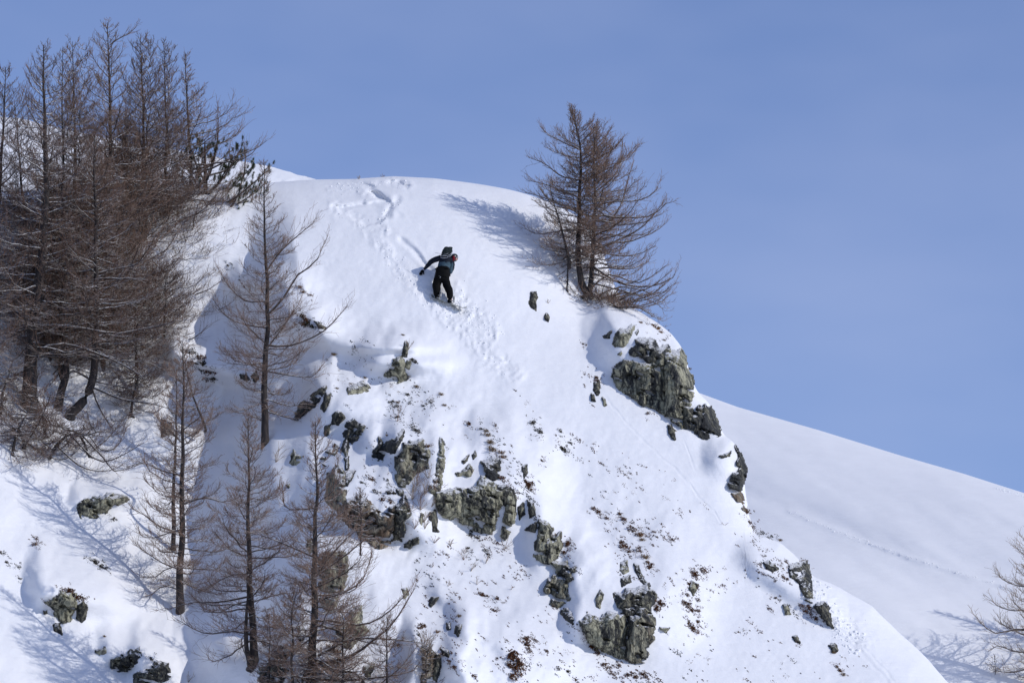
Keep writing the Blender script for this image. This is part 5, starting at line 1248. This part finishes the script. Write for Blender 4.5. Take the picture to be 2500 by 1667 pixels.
# ---- loose snow lumps thrown up by the rider, and slide debris
def clods(name, lines, seed, size=(0.010, 0.038), Df=None, mat=None):
    Df = Df or D_main
    rng = np.random.RandomState(seed); uv = []; sz = []
    for pl, hw, n in lines:
        pl = np.array(pl, float); L = np.concatenate([[0], np.cumsum(np.linalg.norm(np.diff(pl, axis=0), axis=1))])
        t = rng.uniform(0, L[-1], n); x = np.interp(t, L, pl[:, 0]) + rng.normal(0, .6, n) * hw * rng.uniform(.3, 1.6, n); y = np.interp(t, L, pl[:, 1]) + rng.normal(0, .6, n) * hw
        uv.append(np.stack([x, y], 1)); sz.append(size[0] + (size[1] - size[0]) * rng.uniform(0, 1, n) ** 3)
    uv = np.concatenate(uv); sz = np.concatenate(sz)
    if Df is D_main:
        ok = uv[:, 1] > vtop(uv[:, 0]) + 9; uv = uv[ok]; sz = sz[ok]
    C = P(uv[:, 0], uv[:, 1], Df(uv[:, 0], uv[:, 1]) + sz * 0.45)
    g = (1 + 5 ** .5) / 2
    iv = np.array([(-1, g, 0), (1, g, 0), (-1, -g, 0), (1, -g, 0), (0, -1, g), (0, 1, g), (0, -1, -g), (0, 1, -g), (g, 0, -1), (g, 0, 1), (-g, 0, -1), (-g, 0, 1)]) / 1.9
    fi = np.array([(0,11,5),(0,5,1),(0,1,7),(0,7,10),(0,10,11),(1,5,9),(5,11,4),(11,10,2),(10,7,6),(7,1,8),(3,9,4),(3,4,2),(3,2,6),(3,6,8),(3,8,9),(4,9,5),(2,4,11),(6,2,10),(8,6,7),(9,8,1)])
    N = len(C); J = 1 + rng.uniform(-.35, .35, (N, 12, 1)); sc3 = rng.uniform(.6, 1.2, (N, 1, 3))
    V = C[:, None] + iv[None] * J * sc3 * sz[:, None, None]
    F = fi[None] + (np.arange(N) * 12)[:, None, None]
    tag(link(name, mesh_from(name, V.reshape(-1, 3), F.reshape(-1, 3), M_SNOW, smooth=True)), kind="stuff")
clods("churned_snow_lumps", [(pl, hw, int(110 * wt)) for pl, hw, wt in TRACKS[:7]] + [(ZH([(1250, 980), (1480, 1030), (1560, 1120)]), 22, 260), (ZH([(1000, 700), (1250, 950)]), 22, 160)], 5)
clods("slide_debris_lumps", [([(1985, 1420), (2010, 1480), (2050, 1530), (2100, 1560)], 24, 200), ([(1995, 1420), (2030, 1430)], 10, 30), ([(2030, 1520), (2080, 1590)], 20, 60)], 6, (0.015, 0.06))

clods("far_track_lumps", [([(1925, 1245), (2050, 1300), (2200, 1353), (2330, 1395), (2480, 1440)], 4.0, 260), ([(2060, 1298), (2180, 1352)], 7, 120), ([(2430, 1192), (2510, 1216)], 3, 60)], 8, (0.010, 0.035), Df=D_far)

# ------------------------------------------------------------------ the snowboarder
DB0 = D_at(1095, 742) - 0.04
def vp(x, y, dz=0.0):          # point given on the rider's own plane; dz metres away from the viewer
    return px3(980 + x / 7.84, 580 + y / 7.84, DB0 + dz + 0.00070 * max(0.0, 1190 - y))
RORG = vp(800, 1180, 0)
UZ = 0.00133 * DB0 / 130.0 * 1.0
def skinned(name, nodes, edges, mat, root, sub=2, kind=None):
    me = bpy.data.meshes.new(name)
    me.from_pydata([tuple(vp(*n[:3]) - RORG) for n in nodes], edges, [])
    o = bpy.data.objects.new(name, me); COL.objects.link(o)
    mo = o.modifiers.new("skin", 'SKIN'); mo.use_smooth_shade = True
    for i, n in enumerate(nodes):
        r = n[3] * UZ; r2 = (n[4] if len(n) > 4 else n[3]) * UZ
        me.skin_vertices[0].data[i].radius = (r, r2)
        me.skin_vertices[0].data[i].use_root = (i == 0)
    su = o.modifiers.new("sub", 'SUBSURF'); su.levels = sub; su.render_levels = sub
    dg = bpy.context.evaluated_depsgraph_get(); dg.update()
    m2 = bpy.data.meshes.new_from_object(o.evaluated_get(dg))
    bpy.data.objects.remove(o); bpy.data.meshes.remove(me)
    m2.name = name; m2.materials.clear(); m2.materials.append(mat)
    c = np.zeros(len(m2.vertices) * 3, np.float32); m2.vertices.foreach_get("co", c); c = c.reshape(-1, 3)
    wr = np.stack([vnoise(c[:, 0] * 22 + c[:, 1] * 5, c[:, 2] * 16, 7 + k) for k in range(3)], 1) * 0.018      # cloth folds
    m2.vertices.foreach_set("co", (c + (wr if name in ("jacket", "trousers") else 0)).ravel())
    m2.polygons.foreach_set("use_smooth", np.ones(len(m2.polygons), bool)); m2.update()
    q = link(name, m2, root)
    if name == "jacket":     # dark yoke and sleeves over the slate body panel
        m2.materials.append(M_JACKD)
        for f in m2.polygons:
            w = np.array(f.center) + RORG - CAM; D_ = w @ FWD
            x_ = (1250 + FPX * w[0] / D_ - 980) * 7.84; y_ = (833.5 - FPX * (w @ UPV) / D_ - 580) * 7.84
            if (x_ < 705 and y_ > 0) or y_ < 452 + 0.12 * (x_ - 700) or x_ > 985: f.material_index = 1
    return q
M_SKIN = simple_mat("skin", (0.50, 0.27, 0.20), 0.5)
M_JACK = simple_mat("jacket_slate_blue", (0.050, 0.085, 0.11), 0.75, 0.35, 14)
M_JACKD = simple_mat("jacket_dark_navy", (0.012, 0.016, 0.026), 0.75, 0.4, 14)
M_BLACK = simple_mat("black_fabric", (0.0035, 0.0035, 0.004), 0.8, 0.5, 10)
M_HELM = simple_mat("helmet_black", (0.02, 0.02, 0.022), 0.3)
M_RED = simple_mat("red_fabric", (0.17, 0.012, 0.02), 0.7, 0.3, 12)
M_GREY = simple_mat("strap_light_grey", (0.42, 0.43, 0.46), 0.6)
M_WHITEP = simple_mat("binding_off_white", (0.40, 0.39, 0.37), 0.5, 0.1, 30)
M_PACK = simple_mat("pack_dark_green_grey", (0.022, 0.030, 0.030), 0.8, 0.5, 18)
M_BOARD = simple_mat("board_olive_grey", (0.16, 0.17, 0.13), 0.4, 0.2, 8)
M_BASE = simple_mat("board_pale_edge", (0.42, 0.45, 0.42), 0.35)
M_METAL = simple_mat("pole_metal", (0.30, 0.30, 0.32), 0.35, metallic=0.8)
person = empty("person", RORG)
tag(person, "person snowboarding down the slope bent forward in slate jacket, black trousers and dark helmet", "person")
hips = (775, 690, 0.02)
BODY = [(775, 690, 0.02, 78, 62), (805, 560, 0.10, 70, 58), (850, 440, 0.22, 76, 60), (935, 405, 0.32, 36), (985, 400, 0.38, 40), (1022, 392, 0.42, 52),
        (775, 375, 0.20, 42), (640, 420, 0.22, 34), (560, 468, 0.26, 30), (480, 560, 0.34, 24), (425, 620, 0.40, 19),
        (960, 470, 0.30, 40), (985, 560, 0.36, 32), (950, 640, 0.30, 26), (925, 690, 0.24, 20),
        (715, 760, 0.00, 52), (665, 900, 0.10, 44), (675, 1010, 0.05, 34), (690, 1100, 0.00, 26), (720, 1118, 0.10, 24),
        (845, 770, 0.02, 50), (870, 900, 0.14, 44), (925, 1030, 0.06, 34), (935, 1160, 0.00, 26), (960, 1215, 0.10, 24)]
BE = [(0, 1), (1, 2), (2, 3), (3, 4), (4, 5), (2, 6), (6, 7), (7, 8), (8, 9), (9, 10), (2, 11), (11, 12), (12, 13), (13, 14), (0, 15), (15, 16), (16, 17), (17, 18), (18, 19), (0, 20), (20, 21), (21, 22), (22, 23), (23, 24)]
skinned("body", BODY, BE, M_SKIN, person)
JK = [(785, 640, 0.04, 128, 98), (802, 590, 0.07, 134, 100), (828, 510, 0.14, 132, 98), (858, 430, 0.22, 122, 90), (880, 375, 0.28, 84, 74), (930, 390, 0.32, 56),
      (765, 385, 0.20, 70), (645, 422, 0.22, 56), (560, 466, 0.26, 49), (480, 560, 0.34, 40), (428, 612, 0.40, 30),
      (960, 455, 0.28, 72), (972, 560, 0.28, 60), (945, 640, 0.22, 46), (925, 690, 0.18, 30)]
skinned("jacket", JK, [(0, 1), (1, 2), (2, 3), (3, 4), (4, 5), (3, 6), (6, 7), (7, 8), (8, 9), (9, 10), (3, 11), (11, 12), (12, 13), (13, 14)], M_JACK, person)
TR = [(778, 690, 0.02, 142, 100), (785, 635, 0.03, 128, 92), (772, 740, 0.01, 140, 98), (708, 800, 0.02, 102), (665, 900, 0.08, 96), (676, 1000, 0.04, 80), (682, 1080, 0.0, 66), (684, 1120, 0.0, 58),
      (842, 800, 0.02, 90), (858, 900, 0.12, 82), (918, 1010, 0.06, 84), (928, 1100, 0.02, 66), (924, 1190, 0.0, 54)]
skinned("trousers", TR, [(0, 1), (0, 2), (2, 3), (3, 4), (4, 5), (5, 6), (6, 7), (2, 8), (8, 9), (9, 10), (10, 11), (11, 12)], M_BLACK, person)
skinned("boot", [(680, 1095, 0.0, 50), (682, 1130, 0.02, 48), (690, 1160, 0.12, 40), (695, 1165, 0.20, 34)], [(0, 1), (1, 2), (2, 3)], M_BLACK, person, 1)
skinned("boot", [(922, 1170, 0.0, 48), (920, 1225, 0.02, 48), (930, 1250, 0.12, 40), (935, 1255, 0.20, 34)], [(0, 1), (1, 2), (2, 3)], M_BLACK, person, 1)
# gloves with fingers and thumb
skinned("glove", [(425, 618, 0.40, 30), (400, 645, 0.42, 34), (378, 668, 0.43, 30), (352, 690, 0.44, 13), (338, 700, 0.44, 10), (362, 702, 0.42, 13), (350, 716, 0.42, 10), (378, 706, 0.41, 13), (372, 720, 0.41, 9),
                  (392, 700, 0.44, 11), (392, 714, 0.44, 8), (420, 665, 0.40, 14), (430, 690, 0.39, 11), (428, 708, 0.39, 8)],
        [(0, 1), (1, 2), (2, 3), (3, 4), (2, 5), (5, 6), (2, 7), (7, 8), (2, 9), (9, 10), (1, 11), (11, 12), (12, 13)], M_BLACK, person, 1)
skinned("glove", [(928, 692, 0.24, 26), (915, 712, 0.22, 28), (905, 730, 0.20, 24), (895, 750, 0.18, 10), (903, 756, 0.18, 10), (912, 754, 0.18, 10), (920, 748, 0.19, 9), (930, 728, 0.22, 11), (938, 742, 0.22, 9)],
        [(0, 1), (1, 2), (2, 3), (2, 4), (2, 5), (2, 6), (1, 7), (7, 8)], M_BLACK, person, 1)

def VA(a, u, f): return RIGHT * a + UPV * u + FWD * f
def superell(name, cen, ax, ay, az, mat, root, e=0.6, seg=28, rings=16, cut=None, noise=0.0, org=None):
    """rounded box: ax, ay, az are the half-axis vectors"""
    th = np.linspace(-math.pi / 2, math.pi / 2, rings); ph = np.linspace(0, 2 * math.pi, seg, endpoint=False)
    TH_, PH = np.meshgrid(th, ph, indexing="ij")
    f = lambda x: np.sign(x) * np.abs(x) ** e
    X = f(np.cos(TH_)) * f(np.cos(PH)); Y = f(np.cos(TH_)) * f(np.sin(PH)); Zc = f(np.sin(TH_))
    if noise:
        k = 1 + noise * fbm(PH * 2.2, TH_ * 3, 5, 2) * np.cos(TH_); X = X * k; Y = Y * k
    V = cen + X[..., None] * ax + Y[..., None] * ay + Zc[..., None] * az - (RORG if org is None else org)
    i = np.arange(rings - 1)[:, None] * seg; j = np.arange(seg)[None]
    F = np.stack([i + j, i + (j + 1) % seg, i + seg + (j + 1) % seg, i + seg + j], -1).reshape(-1, 4)
    return link(name, mesh_from(name, V.reshape(-1, 3), F, mat), root)
hc = vp(1012, 385, 0.30)
helmet = superell("helmet", hc, VA(.098, -.02, .02), VA(.02, .01, .115), VA(.02, .105, .0), M_HELM, person, e=.95)
superell("neck_warmer", vp(995, 400, 0.17), VA(.040, -.012, 0), VA(.0, .0, .05), VA(.012, .066, 0), M_RED, person, e=.9)
superell("face", hc + VA(.052, -.035, -.055), VA(.030, -.008, .02), VA(.0, .0, .055), VA(.008, .040, 0), M_SKIN, person, e=.95)
superell("goggles", hc + VA(.068, .0, -.06), VA(.016, -.006, .01), VA(.0, .0, .055), VA(.012, .026, 0), M_GREY, person, e=.75)
# snow stuck to the trouser seat
rs = np.random.RandomState(4)
for k in range(9):
    superell("snow_patch", vp(735 + rs.uniform(-22, 30), 660 + k * 14 + rs.uniform(-8, 8), -0.115), VA(.010 * rs.uniform(.6, 1.5), .003, 0), VA(0, 0, .012), VA(.002, .009 * rs.uniform(.6, 1.4), 0), M_SNOW, person, e=.9, seg=8, rings=6)

# backpack
pc = vp(868, 300, 0.08)
pack = empty("backpack", pc); tag(pack, "dark backpack with pale compression straps on the snowboarder's back", "backpack")
AX = VA(.060, .150, .03); AY = VA(.120, -.038, .0); AZ = VA(0, -.03, .105)
superell("pack_body", pc, AY, AZ, AX, M_PACK, pack, e=.62, noise=.12, org=pc)
superell("lid", vp(925, 212, 0.10), VA(.070, -.005, 0), VA(0, -.01, .08), VA(.022, .046, 0), M_PACK, pack, e=.75, noise=.1, org=pc)
def strap(pts, r, name="strap", mat=M_GREY):
    A = resample([p for p in pts], 12)
    V, F = tubes(A[None], np.full((1, 12), r), 5); link(name, mesh_from(name, V - pc, F, mat), pack)
strap([vp(745, 345, 0.0), vp(800, 352, -.06), vp(885, 350, -.05)], .007); strap([vp(752, 382, 0.02), vp(800, 392, -.05), vp(880, 388, -.03)], .008)
strap([vp(895, 345, -.05), vp(945, 312, -.05), vp(985, 262, -.0)], .007); strap([vp(900, 372, -.03), vp(945, 345, -.04), vp(985, 300, .02)], .008)
strap([vp(800, 330, -.07), vp(850, 322, -.08), vp(900, 300, -.06)], .004)
strap([vp(650, 295, .02), vp(710, 303, .0), vp(790, 316, -.02)], .005, "shovel_handle", M_METAL)
superell("buckle", vp(885, 370, -.06), VA(.012, .0, 0), VA(0, 0, .008), VA(.0, .02, 0), M_METAL, pack, e=.5, seg=10, rings=6, org=pc)

# snowboard with bindings
bo = vp(870, 1245, .05)
sb = empty("snowboard", bo); tag(sb, "narrow olive snowboard seen edge on under the rider, half buried in powder", "snowboard")
p0_ = vp(560, 1135, .10); p1_ = vp(1235, 1372, -.10); axd = (p1_ - p0_); LB = np.linalg.norm(axd); axd /= LB
wd = FWD * .99 + UPV * .05 + RIGHT * .05; wd -= axd * (wd @ axd); wd /= np.linalg.norm(wd); nd = np.cross(axd, wd); nd = nd if nd @ UPV > 0 else -nd
nb_ = 40; tt_ = np.linspace(-1, 1, nb_)
hw_ = .13 * np.sqrt(np.clip(1 - np.abs(tt_) ** 9, 0, 1)) * (1 - .10 * (1 - tt_ ** 2)); rock_ = .07 * np.clip((np.abs(tt_) - .78) / .22, 0, 1) ** 2
cc = (p0_ + p1_) / 2 + axd * (tt_ * LB / 2)[:, None] + nd * rock_[:, None]
prof = [(-1, 0), (-1, .010), (1, .010), (1, 0)]
V = np.stack([cc + wd * (hw_ * a + .0)[:, None] + nd * b for a, b in prof], 1)
i = np.arange(nb_ - 1)[:, None] * 4; j = np.arange(4)[None]
F = np.stack([i + j, i + (j + 1) % 4, i + 4 + (j + 1) % 4, i + 4 + j], -1).reshape(-1, 4)
F = np.concatenate([F, [[0, 1, 2, 3]], [[(nb_ - 1) * 4 + 3, (nb_ - 1) * 4 + 2, (nb_ - 1) * 4 + 1, (nb_ - 1) * 4]]])
link("deck", mesh_from("deck", V.reshape(-1, 3) - bo, F, M_BOARD, smooth=False), sb)
for sgn_ in (-1, 1):
    e_ = resample(list(cc[::4] + wd * (hw_[::4] * sgn_ * 1.01)[:, None] + nd * .004), 30)
    Ve, Fe = tubes(e_[None], np.full((1, 30), .004), 4); link("metal_edge", mesh_from("metal_edge", Ve - bo, Fe, M_BASE), sb)
for (bx, by) in ((735, 1135), (985, 1240)):
    bd = link("binding", None, sb) if False else superell("binding", vp(bx - 30, by + 12, .06), VA(.050, -.012, 0), VA(0, .02, .12), VA(.004, .014, 0), M_WHITEP, sb, e=.5, org=bo)
    h = superell("highback", vp(bx + 20, by - 62, -.115), VA(.026, -.004, .0), VA(0, .0, .05), VA(.008, .085, .02), M_WHITEP, bd, e=.55, org=bo)
    superell("ankle_strap", vp(bx - 12, by - 30, .02), VA(.060, -.012, 0), VA(0, .0, .06), VA(.003, .012, 0), M_WHITEP, bd, e=.5, org=bo)
    superell("highback_pad", vp(bx + 20, by - 66, -.155), VA(.015, -.002, .0), VA(0, .0, .012), VA(.004, .050, .01), M_BLACK, bd, e=.7, org=bo)
